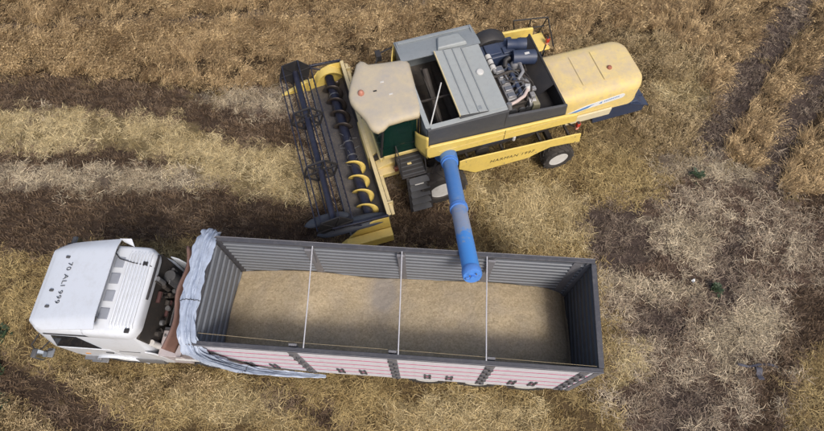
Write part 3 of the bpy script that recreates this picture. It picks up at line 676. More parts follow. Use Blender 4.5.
# lamps on stalks
for x, y, z in ((4.10, -1.72, 2.05), (4.42, 1.42, 2.2)):
    b = MB(); b.bar((x-.25, y*.8, z-.15), (x, y, z-.1), .04); b.bx(x-.05, x+.03, y-.05, y+.05, z-.16, z+.16); lm = b.build('tail_lamp', BLACK, cb, .01)
    b = MB(); b.bx(x-.055, x+.05, y-.06, y+.06, z-.02, z+.15); b.build('red_lens', REDL, lm, .02)
    b = MB(); b.bx(x-.055, x+.045, y-.055, y+.055, z-.15, z-.03); b.build('amber_lens', mat('amber_lens', (.75, .35, .25), .3), lm, .02)
# rear service platform and railing on the far side
b = MB(); b.bx(3.62, 4.46, 1.22, 1.92, 2.02, 2.08); pf = b.build('service_platform', YEL, cb, .02)
b = MB()
for p0, p1 in (((3.55, 1.96, 2.0), (3.35, 1.9, 2.92)), ((3.35, 1.9, 2.92), (4.40, 1.72, 2.92)), ((4.40, 1.72, 2.92), (4.62, 1.30, 2.02)), ((3.95, 1.96, 2.06), (3.88, 1.81, 2.92)), ((4.36, 1.96, 2.04), (4.40, 1.72, 2.92)), ((3.45, 1.93, 2.46), (4.42, 1.82, 2.46))): b.tube([p0, p1], .022, 8)
each(b, 'railing_bar', BLACK, pf)
b = MB()
for z in (.6, .95, 1.3, 1.65): b.bar((4.5, 1.55, z), (4.5, 1.95, z), .05, .03)
b.bar((4.5, 1.55, .5), (4.5, 1.55, 2.05), .04); b.bar((4.5, 1.95, .5), (4.5, 1.95, 2.05), .04); b.build('service_ladder', BLACK, pf)

# unloading auger
A0, A1 = Vector((.06, -1.80, 2.36)), Vector((-.80, -5.78, 4.12))
d = (A1-A0).normalized()
b = MB(); b.tube([(.06, -1.30, 1.7), (.06, -1.36, 2.0), (.06, -1.52, 2.22), A0-d*.04, A0+d*.25], [.24, .25, .25, .25, .245], 24); elbow = b.build('auger_elbow', BLUE, cb)
AUG = bpy.data.materials.new('worn_blue_tube'); AUG.use_nodes = True; n = AUG.node_tree.nodes; L = AUG.node_tree.links; p = n['Principled BSDF']; p.inputs['Roughness'].default_value = .4
tc = n.new('ShaderNodeTexCoord'); se = n.new('ShaderNodeSeparateXYZ'); L.new(tc.outputs['Object'], se.inputs[0])
no = n.new('ShaderNodeTexNoise'); no.inputs['Scale'].default_value = 5; no.inputs['Detail'].default_value = 8; no.inputs['Roughness'].default_value = .75; L.new(tc.outputs['Object'], no.inputs['Vector'])
cr = n.new('ShaderNodeValToRGB'); e = cr.color_ramp.elements
e[0].position = 0; e[0].color = (.075, .22, .56, 1); e[1].position = 1; e[1].color = (.07, .29, .74, 1)
for q, c_ in ((.30, (.09, .25, .60, 1)), (.44, (.13, .28, .58, 1)), (.56, (.30, .33, .42, 1)), (.68, (.27, .34, .48, 1)), (.74, (.08, .29, .72, 1))):
    k_ = e.new(q); k_.color = c_
ma = n.new('ShaderNodeMapRange'); ma.inputs[1].default_value = -1.9; ma.inputs[2].default_value = -5.8; L.new(se.outputs['Y'], ma.inputs[0])
ad = n.new('ShaderNodeMath'); ad.operation = 'MULTIPLY_ADD'; ad.inputs[1].default_value = .6; L.new(no.outputs['Fac'], ad.inputs[0])
sb = n.new('ShaderNodeMath'); sb.operation = 'SUBTRACT'; sb.inputs[1].default_value = .30; L.new(ma.outputs[0], ad.inputs[2]); L.new(ad.outputs[0], sb.inputs[0])
L.new(sb.outputs[0], cr.inputs[0]); L.new(cr.outputs[0], p.inputs['Base Color'])
b = MB(); b.tube([A0+d*.2, A0+d*2, A1-d*.1], .198, 28); at_ = b.build('auger_tube', AUG, cb)
b = MB()
for q in (.22, .30, 2.15, 2.22): b.tube([A0+d*q, A0+d*(q+.045)], .228, 28)
each(b, 'flange', BLUE, at_)
b = MB(); b.tube([A1-d*.14, A1-d*.10, A1+d*.02, A1+d*.06], [.212, .222, .222, .20], 28); b.tube([A1+d*.06, A1+d*.12], .06, 10); b.bar(A1+d*.07-Vector((.16, 0, 0)), A1+d*.07+Vector((.16, 0, 0)), .04, .03); b.build('auger_spout', BLUE, at_)
b = MB()
for i in range(6):
    a = 2*math.pi*i/6; q = A1+d*.06+Vector((math.cos(a)*.15, 0, math.sin(a)*.15)); b.tube([q, q+d*.03], .018, 6)
each(b, 'spout_bolt', STEEL, at_)

# cab
b = MB(); b.bx(-1.62, -.58, -1.0, .75, 1.75, 1.90); b.bx(-.62, -.52, -1.0, .75, 1.9, 3.42); cabin = b.build('cab_body', YEL_D, cb, .02)
b = MB()
for x0, y0, x1, y1 in ((-1.60, -.98, -1.55, -1.02), (-1.60, .73, -1.55, .75), (-.60, -.99, -.58, -1.04), (-.60, .74, -.58, .78)): b.bar((x0-.1*(x0 < -1), y0, 1.9), (x1, y1, 3.46), .05)
b.bar((-1.70, -.98, 2.35), (-.6, -1.0, 2.35), .04); each(b, 'cab_post', BLACK, cabin)
def pane(name, q, parent):
    v = [Vector(p_) for p_ in q]; nn = (v[1]-v[0]).cross(v[3]-v[0]).normalized()*.006
    return MB().add([p_-nn for p_ in v]+[p_+nn for p_ in v], [(3, 2, 1, 0), (4, 5, 6, 7)]+[(i, (i+1) % 4, 4+(i+1) % 4, 4+i) for i in range(4)]).build(name, GLASSG, parent, smooth=0)
pane('windscreen', [(-1.72, -.94, 1.95), (-1.72, .70, 1.95), (-1.56, .70, 3.42), (-1.56, -.98, 3.42)], cabin)
pane('door_glass', [(-1.66, -1.00, 1.95), (-.64, -1.00, 1.95), (-.64, -1.04, 3.42), (-1.52, -1.04, 3.42)], cabin)
pane('side_glass', [(-1.66, .77, 1.95), (-.64, .77, 1.95), (-.64, .79, 3.42), (-1.52, .79, 3.42)], cabin)
b = MB(); b.bx(-1.05, -.70, -.45, .1, 2.05, 2.25); b.bx(-.76, -.66, -.45, .1, 2.25, 2.85); b.build('seat', mat('green_seat_cloth', (.03, .06, .05), .8), cabin, .05, 3)
b = MB(); b.tube([(-1.5, -.2, 1.95), (-1.35, -.2, 2.55)], .04, 8); b.tube([(-1.34+.2*math.cos(a)*.5, -.2+.2*math.sin(a), 2.56+.1*math.cos(a)) for a in [i*.5236 for i in range(13)]], .018, 6, caps=False); b.build('steering_wheel', BLACK, cabin)
b = MB(); b.bx(-1.35, -.9, .2, .6, 1.95, 2.5); b.build('control_console', mat('console_grey', (.10, .16, .13), .6), cabin, .03)
ROOF = [(359.7, 61.6), (363.5, 62.2), (368, 65), (385, 63), (402.6, 60.4), (407, 61), (409.6, 64), (415, 85), (421, 108), (421, 113), (419, 116), (404, 119.5), (389, 124), (384, 129), (378, 132), (373, 130.5), (370, 128), (366, 121), (361, 115), (355, 109), (350.4, 103), (348.6, 97), (349, 89.5), (351, 81), (354, 73), (356, 65)]
C15, S15 = math.cos(R(15)), math.sin(R(15))
def loc_cb(u, v, z):
    q = gp(u, v, z)-np.array([.55, 9.6, 0]); return (q[0]*C15+q[1]*S15, -q[0]*S15+q[1]*C15)
RL = [loc_cb(u, v, 3.58) for u, v in ROOF]; cx_ = sum(q[0] for q in RL)/len(RL); cy_ = sum(q[1] for q in RL)/len(RL)
rings = []
for z, g in ((3.44, .05), (3.48, .0), (3.58, 0), (3.64, .035), (3.675, .10), (3.69, .25), (3.70, .5)):
    rings.append([(cx_+(x-cx_)*(1-g), cy_+(y-cy_)*(1-g), z) for x, y in RL])
roof = MB().loft(rings).build('cab_roof', ROOFM, cb, smooth=60)
q = loc_cb(361, 93, 3.72); b = MB(); b.lathe([(.085, 0), (.085, .05), (.07, .10), (.035, .135), (.001, .145)], (q[0], q[1], 3.68), 'z', 20); b.build('beacon', mat('faded_red_beacon', (.46, .16, .11), .35, dust=.3), roof)
for u, v in ((382, 82), (391, 94), (375, 91)):
    q = loc_cb(u, v, 3.7); MB().bx(q[0]-.05, q[0]+.05, q[1]-.02, q[1]+.02, 3.695, 3.712).build('roof_patch', RIMW if u > 378 else BLACK, roof)
# work lamp bracket and mirror arm on the far side
b = MB(); b.tube([(-1.25, 1.0, 3.4), (-1.0, 1.55, 3.3), (-.55, 1.75, 3.2)], .025, 8); b.bx(-1.1, -.95, 1.35, 1.6, 3.2, 3.4); b.build('mirror_arm', BLACK, cb)

# driver platform, ladder, feeder house
b = MB(); b.bx(-1.30, -.56, -1.78, -1.02, 1.72, 1.78); pl = b.build('driver_platform', BLACK, cb, .01)
b = MB()
for i in range(5): b.bar((-1.25, -1.14-.14*i, 1.79), (-.60, -1.14-.14*i, 1.79), .03, .02)
each(b, 'tread_strip', CHAR, pl)
MB().bx(-1.02, -.90, -1.38, -1.32, 1.785, 1.80).build('warning_label', YEL_D, pl)
b = MB(); b.bar((-1.14, -1.80, 1.75), (-1.14, -2.20, .35), .035, .09); b.bar((-.52, -1.80, 1.75), (-.52, -2.20, .35), .035, .09); ld = b.build('ladder', BLACK, cb, .006)
for i in range(5):
    t = (i+.35)/5; b = MB(); yy, zz = -1.80-.40*t, 1.75-1.40*t; b.bx(-1.122, -.538, yy-.16, yy+.05, zz-.02, zz+.02); b.build('tread', CHAR, ld, .006)
MB().bx(-.98, -.72, -2.0, -1.94, 1.60, 1.625).build('step_label', RIMW, ld)
b = MB()
for x in (-1.28, -.56): b.tube([(x, -1.05, 1.78), (x, -1.12, 2.5), (x, -1.5, 2.45), (x, -1.74, 1.8)], .018, 8)
each(b, 'handrail', BLACK, pl)
b = MB(); b.prism([(-2.02, .42), (-2.02, 1.12), (-1.45, 1.55), (-.45, 1.75), (-.45, .95)], 'y', -.42, .98); fh = b.build('feeder_house', YEL_D, cb, .02)
b = MB(); b.bx(-1.85, -1.15, -1.12, -.43, 1.05, 1.12); b.bx(-1.72, -1.2, -1.0, -.5, .7, 1.05); b.prism([(-1.9, 1.13), (-1.25, 1.13), (-1.25, 1.35), (-1.5, 1.30)], 'y', -.9, -.5); b.build('side_step', YEL_D, fh, .02)
b = MB(); b.lathe([(.26, -.05), (.26, .05)], (-1.6, -.56, 1.2), 'y', 20); b.tube([(-1.9, -.6, .9), (-1.4, -.7, 1.25), (-.9, -.8, 1.6)], .03, 8); b.tube([(-1.35, -1.0, 1.12), (-1.3, -1.08, 1.5), (-1.3, -1.05, 1.75)], .03, 8); b.build('feeder_drive', DARKIN, fh)
MB().bx(-1.36, -1.24, -1.14, -1.0, 1.12, 1.32).build('side_marker', BROWNR, fh, .02)
b = MB(); b.bx(-1.75, -1.66, -.95, .72, 1.58, 1.78); b.build('front_sill', YEL_D, cb, .015)

# ---------------- header
HY0, HY1 = -2.50, 3.46
b = MB(); b.prism([(-2.02, .20), (-1.96, .20), (-1.90, 1.16), (-1.96, 1.16)], 'y', HY0, HY1); b.prism([(-3.12, .16), (-3.12, .19), (-2.6, .24), (-2.25, .27), (-1.97, .42), (-1.97, .16)], 'y', HY0+.001, HY1-.001)
header = b.build('header_table', mat('dark_table_steel', (.028, .032, .050), .3, dust=.5, dustcol=(.20, .165, .12), var=.4, grime=(.24, .20, .14), grime_amt=.7, scale=9), cb, .006)
b = MB(); b.bx(-1.98, -1.86, HY0, HY1, 1.165, 1.23); b.build('top_beam', CREAM, header, .012)
b = MB(); b.bx(-1.84, -1.74, HY0+.05, HY1-.05, 1.02, 1.10); b.build('rear_beam', CREAM, header, .012)
b = MB(); b.bx(-1.855, -1.845, HY0, HY1, 1.12, 1.2); b.build('beam_gap', BLACK, header)
b = MB()
for y in (HY1-.35, HY1-.95, HY0+.4): b.bx(-1.86, -1.70, y-.02, y+.02, .5, 1.22)
each(b, 'beam_strut', CREAM, header)
for s, y0 in ((-1, HY0), (1, HY1)):
    b = MB(); b.prism([(-3.35, .12), (-3.2, .45), (-2.75, .98), (-2.35, 1.14), (-1.95, 1.20), (-1.9, .12)], 'y', min(y0, y0+s*.05), max(y0, y0+s*.05)); b.build('end_sheet', YEL, header, .01)
# far end: yellow arched housing over the auger
b = MB(); b.sheet(lambda u, v: (-2.42-.55*math.cos(u*math.pi), HY1-.30+.30*v, .40+.72*math.sin(u*math.pi)), 14, 2, .03); b.build('auger_housing', YEL, header)
# knife bar with guards
b = MB(); b.bx(-3.17, -3.09, HY0+.02, HY1-.02, .14, .175); kb = b.build('knife_bar', STEEL, cb)
b = MB()
for i in range(78):
    y = HY0+.06+i*.0756; b.add([(-3.12, y-.014, .15), (-3.12, y+.014, .15), (-3.29, y, .155), (-3.12, y, .19)], [(0, 2, 1), (0, 3, 2), (1, 2, 3), (0, 1, 3)])
o = b.build('knife_guards', STEEL, kb, smooth=0); tag(o, kind='stuff')
# cross auger: tube, flighting in two hands, retracting fingers
AX, AZ = -2.45, .58
b = MB(); b.tube([(AX, HY0+.03, AZ), (AX, HY1-.03, AZ)], .155, 24); aug = b.build('cross_auger', NAVY, cb)
def flight(y0, y1, hand, M, ph=0):
    b = MB(); k = int(abs(y1-y0)/.52*20)
    b.sheet(lambda u, v: (AX+(.15+.17*v)*math.cos(ph+hand*u*abs(y1-y0)/.52*2*math.pi), y0+(y1-y0)*u, AZ+(.15+.17*v)*math.sin(ph+hand*u*abs(y1-y0)/.52*2*math.pi)), k, 2)
    o = b.build('flighting', M, aug); md = o.modifiers.new('s', 'SOLIDIFY'); md.thickness = .012
flight(HY0+.05, -.15, 1, YEL); flight(HY1-.25, 1.15, -1, mat('dark_worn_steel', (.10, .085, .08), .3, metal=.6, dust=.15, var=.3, grime=(.16, .10, .05), grime_amt=.6))
b = MB()
for i in range(16):
    a = i*2.4; y = -.35+i*.09; b.tube([(AX+.14*math.cos(a), y, AZ+.14*math.sin(a)), (AX+.33*math.cos(a), y, AZ+.33*math.sin(a))], .010, 6)
each(b, 'retracting_finger', STEEL, aug)
b = MB()
for y in (.1, .62, 2.6): b.tube([(AX, y, AZ), (AX, y+.03, AZ)], .175, 24)
each(b, 'auger_band', STEEL, aug)
# reel
RX, RZ, RR = -3.50, 1.28, .54
reel = MB().tube([(RX, HY0+.08, RZ), (RX, HY1-.06, RZ)], .10, 16).build('reel_tube', NAVY, cb)
def hexp(i, r=RR, ph=.18): a = ph+i*math.pi/3; return RX+r*math.cos(a), RZ+r*math.sin(a)
for i in range(6):
    x, z = hexp(i); bt = MB().tube([(x, HY0+.10, z), (x, HY1-.08, z)], .021, 8).build('tine_bar', NAVY, cb)
    b = MB()
    for k in range(38):
        y = HY0+.2+k*.15; b.add([(x-.004, y-.005, z), (x+.004, y+.005, z), (x-.03, y+.003, z-.25), (x-.022, y-.003, z-.25)], [(0, 1, 2, 3)])
    o = b.build('tines', BLACK, bt, smooth=0); o.modifiers.new('s', 'SOLIDIFY').thickness = .007; tag(o, kind='stuff')
for y in (HY1-1.9, HY1-3.9, HY1-3.9+.0):
    pass
for y in (1.45, -.52):
    b = MB()
    for i in range(6):
        x, z = hexp(i); x2, z2 = hexp(i+1); b.bar((x, y, z), (x2, y, z2), .045, .055, up=(0, 1, 0)); b.bar((RX, y, RZ), (x, y, z), .045, .055, up=(0, 1, 0))
        xm, zm = hexp(i, RR*.5); xn, zn = hexp(i+1, RR*.5); b.bar((xm, y, zm), (xn, y, zn), .02, .03, up=(0, 1, 0))
    b.build('reel_spider', BLACK, reel)
for y in (HY0+.06, HY1-.08):
    b = MB(); b.prism([hexp(i, RR*1.02) for i in range(6)], 'y', y, y+.03); ep = b.build('reel_end_plate', BLACK, cb)
    b = MB()
    for i in range(6): x, z = hexp(i, RR*.98); b.bar((RX, y-.01, RZ), (x, y-.01, z), .025, .05, up=(0, 1, 0))
    each(b, 'spoke', BLACK, ep)
b = MB()
for y in (HY0-.02, HY1+.02): b.bar((-1.95, y, 1.22), (-3.6, y, 1.34), .06, .09); b.tube([(-2.2, y, .7), (-3.0, y, 1.22)], .03, 8)
each(b, 'reel_arm', NAVY, cb, .01)
# near end shields (long, round-nosed) and the yellow crop divider below
def shield(y0, y1, z, x0, x1, M, name, bow=.10):
    rings = []
    for i in range(17):
        t = i/16; w_ = (1-abs(2*t-1)**3.2)**.6; w_ = max(w_, .05); x = x0+(x1-x0)*t; cy, hw = (y0+y1)/2, (y1-y0)/2*w_
        rings.append([(x, cy+hw*math.cos(a), z+bow*w_*math.sin(a)+.10*math.sin(t*math.pi)) for a in [k*math.pi/6 for k in range(12)]])
    return MB().loft(rings).build(name, M, cb, smooth=60)
RUBN = mat('blue_black_plastic', (.028, .036, .052), .45, dust=.3, dustcol=(.15, .15, .16), var=.2)
shield(HY0-.12, HY0+.34, .92, -4.10, -1.86, RUBN, 'divider_shield')
shield(HY0+.28, HY0+.62, 1.02, -4.38, -3.0, RUBN, 'reel_end_guard', .06)
b = MB(); b.prism([(-3.75, .10), (-3.3, .55), (-1.92, .55), (-1.92, .10)], 'y', HY0-.36, HY0-.08); b.prism([(-4.2, .10), (-3.4, .42), (-3.4, .10)], 'y', HY0-.2, HY0-.1); b.build('crop_divider', YEL, cb, .03)
b = MB(); b.prism([(-4.2, .08), (-3.3, .5), (-1.95, .5), (-1.95, .08)], 'y', HY1+.06, HY1+.2); b.build('crop_divider', YEL, cb, .03)

# ------------------------------------------------------------------ grain truck; local x runs to its rear, y to its far side
TY = R(-5.67); TO = np.array([-4.924, 2.559, 0]) + 1.25*np.array([-math.sin(TY), math.cos(TY), 0])
tr = empty('grain_truck', tuple(TO), TY)
tag(tr, 'white cab grain truck with a long open box, parked beside the harvester', 'truck')
BL, BZ0, BZ1 = 8.83, 1.03, 3.77
# chassis
b = MB()
for y in (-.42, .42): b.bx(-3.7, BL-.3, y-.04, y+.04, .72, .98)
for x in (-3.2, -1.4, .6, 3, 5.5, 8): b.bx(x, x+.12, -.379, .379, .76, .94)
b.build('chassis_frame', DARKIN, tr, .01)
for x in (-3.0, -1.35+.9, 5.2, 6.5, 7.8):
    MB().bar((x, -1.0, .5), (x, 1.0, .5), .14, .14).build('axle', DARKIN, tr)
    for s in (-1, 1): wheel(tr, (x, s*1.05, .5), s, .5, .30, .28, 20, lug_h=.015)
# box floor, subframe
b = MB(); b.bx(0, BL, -1.20, 1.20, 1.02, 1.12); b.build('box_floor', BOXG, tr, .01)
b = MB()
for i in range(15): b.bx(.2+i*.6, .28+i*.6, -1.22, 1.22, .985, 1.018)
each(b, 'floor_crossbeam', DARKIN, tr)
PX = [2.26, 4.42, 6.52, 8.50]
EDGE = [.06, 2.26, 4.42, 6.52, 8.50, BL-.04]
rib_h = .085
def rib_mesh(l, M):
    return MB().prism([(0, 0), (.028, .016), (.028, rib_h-.016), (0, rib_h)], 'x', -l/2, l/2).mesh(M)
NR = 12
for s in (-1, 1):
    for i in range(5):
        x0, x1 = EDGE[i]+.10, EDGE[i+1]-.10
        if i == 0: x0 = EDGE[0]
        if i == 4: x1 = EDGE[5]
        if x1-x0 < .15: continue
        b = MB(); b.bx(x0, x1, s*1.215-.012, s*1.215+.012, BZ0+.02, BZ1-.03); sp = b.build('side_panel', BOXG, tr)
        hgt = (BZ1-.06-BZ0)/5
        me = MB().bx(-(x1-x0)/2, (x1-x0)/2, -.010, .010, .012, hgt-.012).mesh(WSIDE)
        ms = MB().bx(-(x1-x0)/2, (x1-x0)/2, -.010, .010, -.024, .024).mesh(PINK)
        for k in range(5):
            share('plank', me, sp, ((x0+x1)/2, s*1.239, BZ0+.02+k*hgt), bevel=.006)
            if k: share('red_stripe', ms, sp, ((x0+x1)/2, s*1.2435, BZ0+.02+k*hgt))
        rm = rib_mesh(x1-x0, BOXR)
        for k in range(NR):
            share('rib', rm, sp, ((x0+x1)/2, s*1.203, BZ0+.10+k*(BZ1-BZ0-.22)/NR), rot=(0, 0, math.pi if s > 0 else 0))
        if i < 4:
            for q in (.36, .64):
                b = MB(); xx = x0+(x1-x0)*q
                for dx in (-.06, .06): b.bx(xx+dx-.022, xx+dx+.022, s*1.262-.012, s*1.262+.012, BZ0+.35, BZ0+.95)
                b.bx(xx-.09, xx+.09, s*1.272-.008, s*1.272+.008, BZ0+.45, BZ0+.50); b.bx(xx-.09, xx+.09, s*1.272-.008, s*1.272+.008, BZ0+.80, BZ0+.85); b.build('latch', RIMD, sp)
    for x in PX:
        b = MB(); b.bx(x-.10, x+.10, s*1.22-.045, s*1.22+.045, BZ0-.02, BZ1-.02); pi_ = b.build('pillar', PILLAR, tr, .008)
        hm = MB().bx(-.045, .045, -.02, .02, -.05, .05).mesh(RIMD)
        for k in range(10):
            share('hinge', hm, pi_, (x+(-.05 if k % 2 else .05), s*1.275, BZ0+.2+k*.25), rot=(0, R(20), 0), bevel=.006)
        hm2 = MB().bx(-.02, .02, -.014, .014, -.10, .10).mesh(PILLAR)
        for k in range(9): share('hinge_pin', hm2, pi_, (x+(.06 if k % 2 else -.06), s*1.272, BZ0+.32+k*.26))
        if x < 8:
            b = MB(); b.prism([(x-.09, BZ1-.03), (x+.09, BZ1-.03), (x+.06, BZ1-.9), (x-.06, BZ1-.9)], 'y', s*1.10-.03, s*1.10+.03); b.build('gusset', PILLAR, pi_, .01)
    b = MB(); b.bx(-.02, BL+.02, s*1.215-.055, s*1.215+.055, BZ1-.03, BZ1+.035); rl = b.build('rim_rail', RIMD, tr, .012)
    b = MB(); b.bx(-.01, BL+.01, s*1.262-.006, s*1.262+.006, BZ1+.036, BZ1+.05); b.build('rail_edge', PILLAR, rl)
    for x in (.1, BL-.08):
        b = MB(); b.bx(x-.07, x+.07, s*1.215-.05, s*1.215+.05, BZ0, BZ1-.035); b.build('corner_post', PILLAR if x > 1 else RIMD, tr, .008)
# front and rear walls
for x, s in ((.02, -1), (BL-.02, 1)):
    b = MB(); b.bx(x-.012, x+.012, -1.16, 1.16, BZ0+.02, BZ1-.03); wl = b.build('end_wall', BOXG if s < 0 else CHAR, tr)  # rear wall and ribs darker, their shade put into the colour
    rm = MB().prism([(0, 0), (.035, .03), (.035, .17), (0, .20)], 'x', -1.13, 1.13).mesh(BOXR if s < 0 else CHAR)
    for k in range(8): share('rib', rm, wl, (x-s*.012, 0, BZ0+.12+k*.32), rot=(0, 0, R(-90) if s < 0 else R(90)))
    b = MB(); b.bx(x-.06, x+.06, -1.155, 1.155, BZ1-.028, BZ1+.033); b.build('rim_rail', RIMD, tr, .012)
    if s > 0:
        random.seed(31)
        for k in range(7):
            y_, z_ = U(-1.0, .8), U(2.4, 3.5); MB().bx(x-.049, x-.046, y_, y_+U(.03, .22), z_, z_+U(.006, .016)).build('paint_scratch', BOXR, wl)
# tie rods across the box, twine along it
for (xa, xb) in ((2.37, 2.52), (4.45, 4.55), (6.40, 6.41)):
    MB().tube([(xa, 1.17, BZ1+.03), ((xa+xb)/2, 0, BZ1-.01), (xb, -1.17, BZ1+.03)], .013, 8).build('tie_rod', ROPE, tr)
MB().tube([(.15, -.98, BZ1-.05), (2.5, -1.03, BZ1-.12), (5.5, -1.06, BZ1-.08), (BL-.1, -1.12, BZ1-.02)], .005, 6).build('twine', TWINE, tr)
# rear lamps and bumper
b = MB(); b.bx(BL-.12, BL, -1.15, 1.15, .6, .75); bmp = b.build('rear_bumper', RIMD, tr, .01)
for y in (-.9, .9): MB().bx(BL+.001, BL+.03, y-.18, y+.18, .78, .9).build('tail_lamp', REDL, bmp)

# gap behind the cab: board, tool box, air tank, engine rear
b = MB(); b.sheet(lambda u, v: (-.92+.10*math.sin(v*3.1)+.16*(1-u)*.5+.06*math.sin(v*9)-.05*v, -1.24+2.5*v, 2.50+.50*u+.03*math.sin(v*14)), 5, 24); o = b.build('front_board', RUST, tr); o.modifiers.new('s', 'SOLIDIFY').thickness = .05
b = MB()
for y in (-1.0, 1.0): b.bar((-.74, y, .98), (-.78, y, 2.6), .07)
b.bar((-.70, -1.2, 1.55), (-.70, 1.2, 1.55), .08, .05); each(b, 'board_frame', RUST, o)
MB().bx(-.95, -.35, -1.34, -1.30, 2.02, 2.06).build('white_strip', RIMW, o)
b = MB(); b.bx(-1.46, -.92, -1.24, -.62, .95, 1.90); tb = b.build('tool_box', BOXPK, tr, .02)
b = MB(); b.bx(-1.47, -.91, -1.25, -.61, 1.902, 1.94); b.build('lid', BOXPK, tb, .012)
b = MB(); b.bx(-1.45, -.93, -.60, -.54, 1.84, 1.96); b.build('tool_box_rail', RIMD, tb)
MB().tube([(-1.50, -1.0, 1.0), (-1.50, -1.02, 2.35)], .075, 14).build('exhaust_stack', RIMW, tr)
b = MB(); b.bx(-1.22, -.92, .35, 1.15, .98, 1.75); b.build('battery_box', BOXPK, tr, .02)
b = MB(); b.tube([(-1.55, .1, 1.15), (-1.0, .1, 1.15)], .2, 16); b.tube([(-1.35, -.5, 1.1), (-1.35, .05, 1.1)], .13, 14); b.build('air_tank', DARKIN, tr)
b = MB(); b.bx(-2.2, -1.35, -.36, .36, .95, 1.35); b.bx(-1.9, -1.5, -.25, .25, 1.35, 1.6); b.build('gearbox', REDP, tr, .03)
b = MB()
random.seed(11)
for i in range(14):
    p0 = Vector((U(-1.6, -.9), U(-.55, .8), U(1.1, 1.5))); p3 = Vector((U(-1.5, -.8), U(-.55, .8), U(1.1, 1.8))); q = (p0+p3)/2+Vector((0, 0, U(.1, .35)))
    b.tube([p0, (p0+q)/2+Vector((0, 0, .05)), q, (p3+q)/2+Vector((0, 0, .05)), p3], U(.014, .028), 6)
each(b, 'air_hose', DARKIN, tr)
b = MB()
for i in range(12):
    x, y, z = U(-1.55, -.95), U(-.55, .95), U(1.0, 1.45); b.bx(x, x+U(.08, .25), y, y+U(.08, .25), z, z+U(.05, .2))
each(b, 'chassis_bracket', REDP, tr, .01)
b = MB(); b.bx(-1.55, -.95, -.6, 1.15, .94, .978); b.build('catwalk', STEEL, tr)
for s in (-1, 1):
    b = MB(); b.sheet(lambda u, v: (-.45+.62*math.cos(u*math.pi), s*(.86+.38*v), .50+.58*math.sin(u*math.pi)), 14, 2, .02); b.build('mudguard', CHAR, tr)

# back wall of the cab: dark, with gear hung on it
def ring(z, xf, xr, hw, rf, rr=.12): return rrect(xf, xr, -hw, hw, (rf, rr), z, 6)
b = MB(); b.loft([ring(.55, -4.14, -1.62, 1.18, .22), ring(1.1, -4.18, -1.60, 1.21, .22), ring(2.05, -4.18, -1.58, 1.21, .24), ring(2.9, -4.13, -1.56, 1.06, .26), ring(3.06, -4.10, -1.55, 1.03, .28), ring(3.16, -4.02, -1.56, .98, .30), ring(3.20, -3.85, -1.62, .90, .30)])
cab = b.build('cab', WHITE, tr, smooth=45)
b = MB(); b.bx(-1.60, -1.535, -1.06, 1.06, .9, 2.92); bw = b.build('rear_wall', DARKIN, tr, .02)
b = MB()
random.seed(21)
for i in range(34):
    y, z = U(-.8, .95), U(1.1, 2.85); r_ = U(.02, .07); q0 = Vector((-1.48+U(0, .1), y, z)); dv = random.choice([Vector((0, U(.08, .3), 0)), Vector((0, 0, U(.08, .35))), Vector((U(.04, .1), 0, 0))])
    b.tube([q0, q0+dv], r_, 10)
for k_, (v_, f_) in enumerate(b.p): MB().add(v_, f_).build('wall_fitting', (REDP, DARKIN, CHAR, STEEL)[k_ % 4 if k_ % 3 else 1], bw)
b = MB()
for i in range(10):
    y0, z0 = U(-.7, .9), U(1.2, 2.6); y1, z1 = U(-.7, .9), U(1.2, 2.6); b.tube([(-1.5, y0, z0), (-1.36, (y0+y1)/2, (z0+z1)/2-.1), (-1.5, y1, z1)], U(.015, .03), 6)
each(b, 'wall_hose', BLACK, bw)
b = MB(); b.tube([(-1.40, .62, 1.3), (-1.40, .62, 2.55)], .15, 16); b.build('air_intake', CHAR, bw)
b = MB(); b.bx(-1.35, -1.32, -.5, .9, 1.9, 2.0); b.bx(-1.35, -1.32, .4, .5, 1.2, 2.6); each(b, 'wall_rack', STEEL, bw)
# high ribbed roof behind the deflector
b = MB(); b.loft([ring(2.98, -2.75, -1.47, 1.10, .10, .30), ring(3.20, -2.75, -1.44, 1.10, .10, .32), ring(3.33, -2.72, -1.46, 1.05, .10, .32), ring(3.375, -2.66, -1.52, .97, .10, .30)]); rf = b.build('cab_roof', WHITE, tr, smooth=45)
for i in range(7):
    x = -2.02+i*.082; b = MB(); b.tube([(x, -.92, 3.36), (x, -.84, 3.40), (x, .84, 3.40), (x, .92, 3.36)], .030, 8, sx=.85); b.build('roof_rib', WHITE, rf)
b = MB()
for y in (-.62, -.2, .22, .62): b.bx(-2.36, -2.14, y-.13, y+.13, 3.372, 3.40)
each(b, 'roof_vent', mat('pale_grey_vent', (.30, .32, .37), .5, var=.2), rf, .01)
# deflector: one bowed panel rising from the front edge to behind, its ends turned down
def defl(u, v):
    y = -1.04+2.16*v; e_ = abs(2*v-1); xe = -4.13+.30*max(0, e_-.80)**1.4/.105
    x = xe+( -2.22-xe)*u; z = 3.10+.64*(u**.85)-.10*max(0, e_-.72)**1.5/.15*(.3+.7*u)
    return (x, y, z)
b = MB(); b.sheet(defl, 18, 40, .025); df = b.build('roof_deflector', WHITE, tr, smooth=50)
b = MB(); b.sheet(lambda u, v: (-2.26+.22*u, 1.12+.05*u-.12*v*u, 3.66-.10*u-.22*v), 4, 4, .02); b.build('deflector_tip', WHITE, df)
for y in (.92, -.80):
    b = MB(); b.prism([(-2.62, 3.38), (-2.40, 3.38), (-2.22, 3.62), (-2.30, 3.64)], 'y', y-.05, y+.05); b.build('deflector_bracket', CHAR, df, .01)
b = MB()
for y in (-.65, -.2, .3, .7): b.bar((-2.75, y, 3.25), (-2.35, y, 3.60), .05, .04)
each(b, 'deflector_stay', CHAR, df)
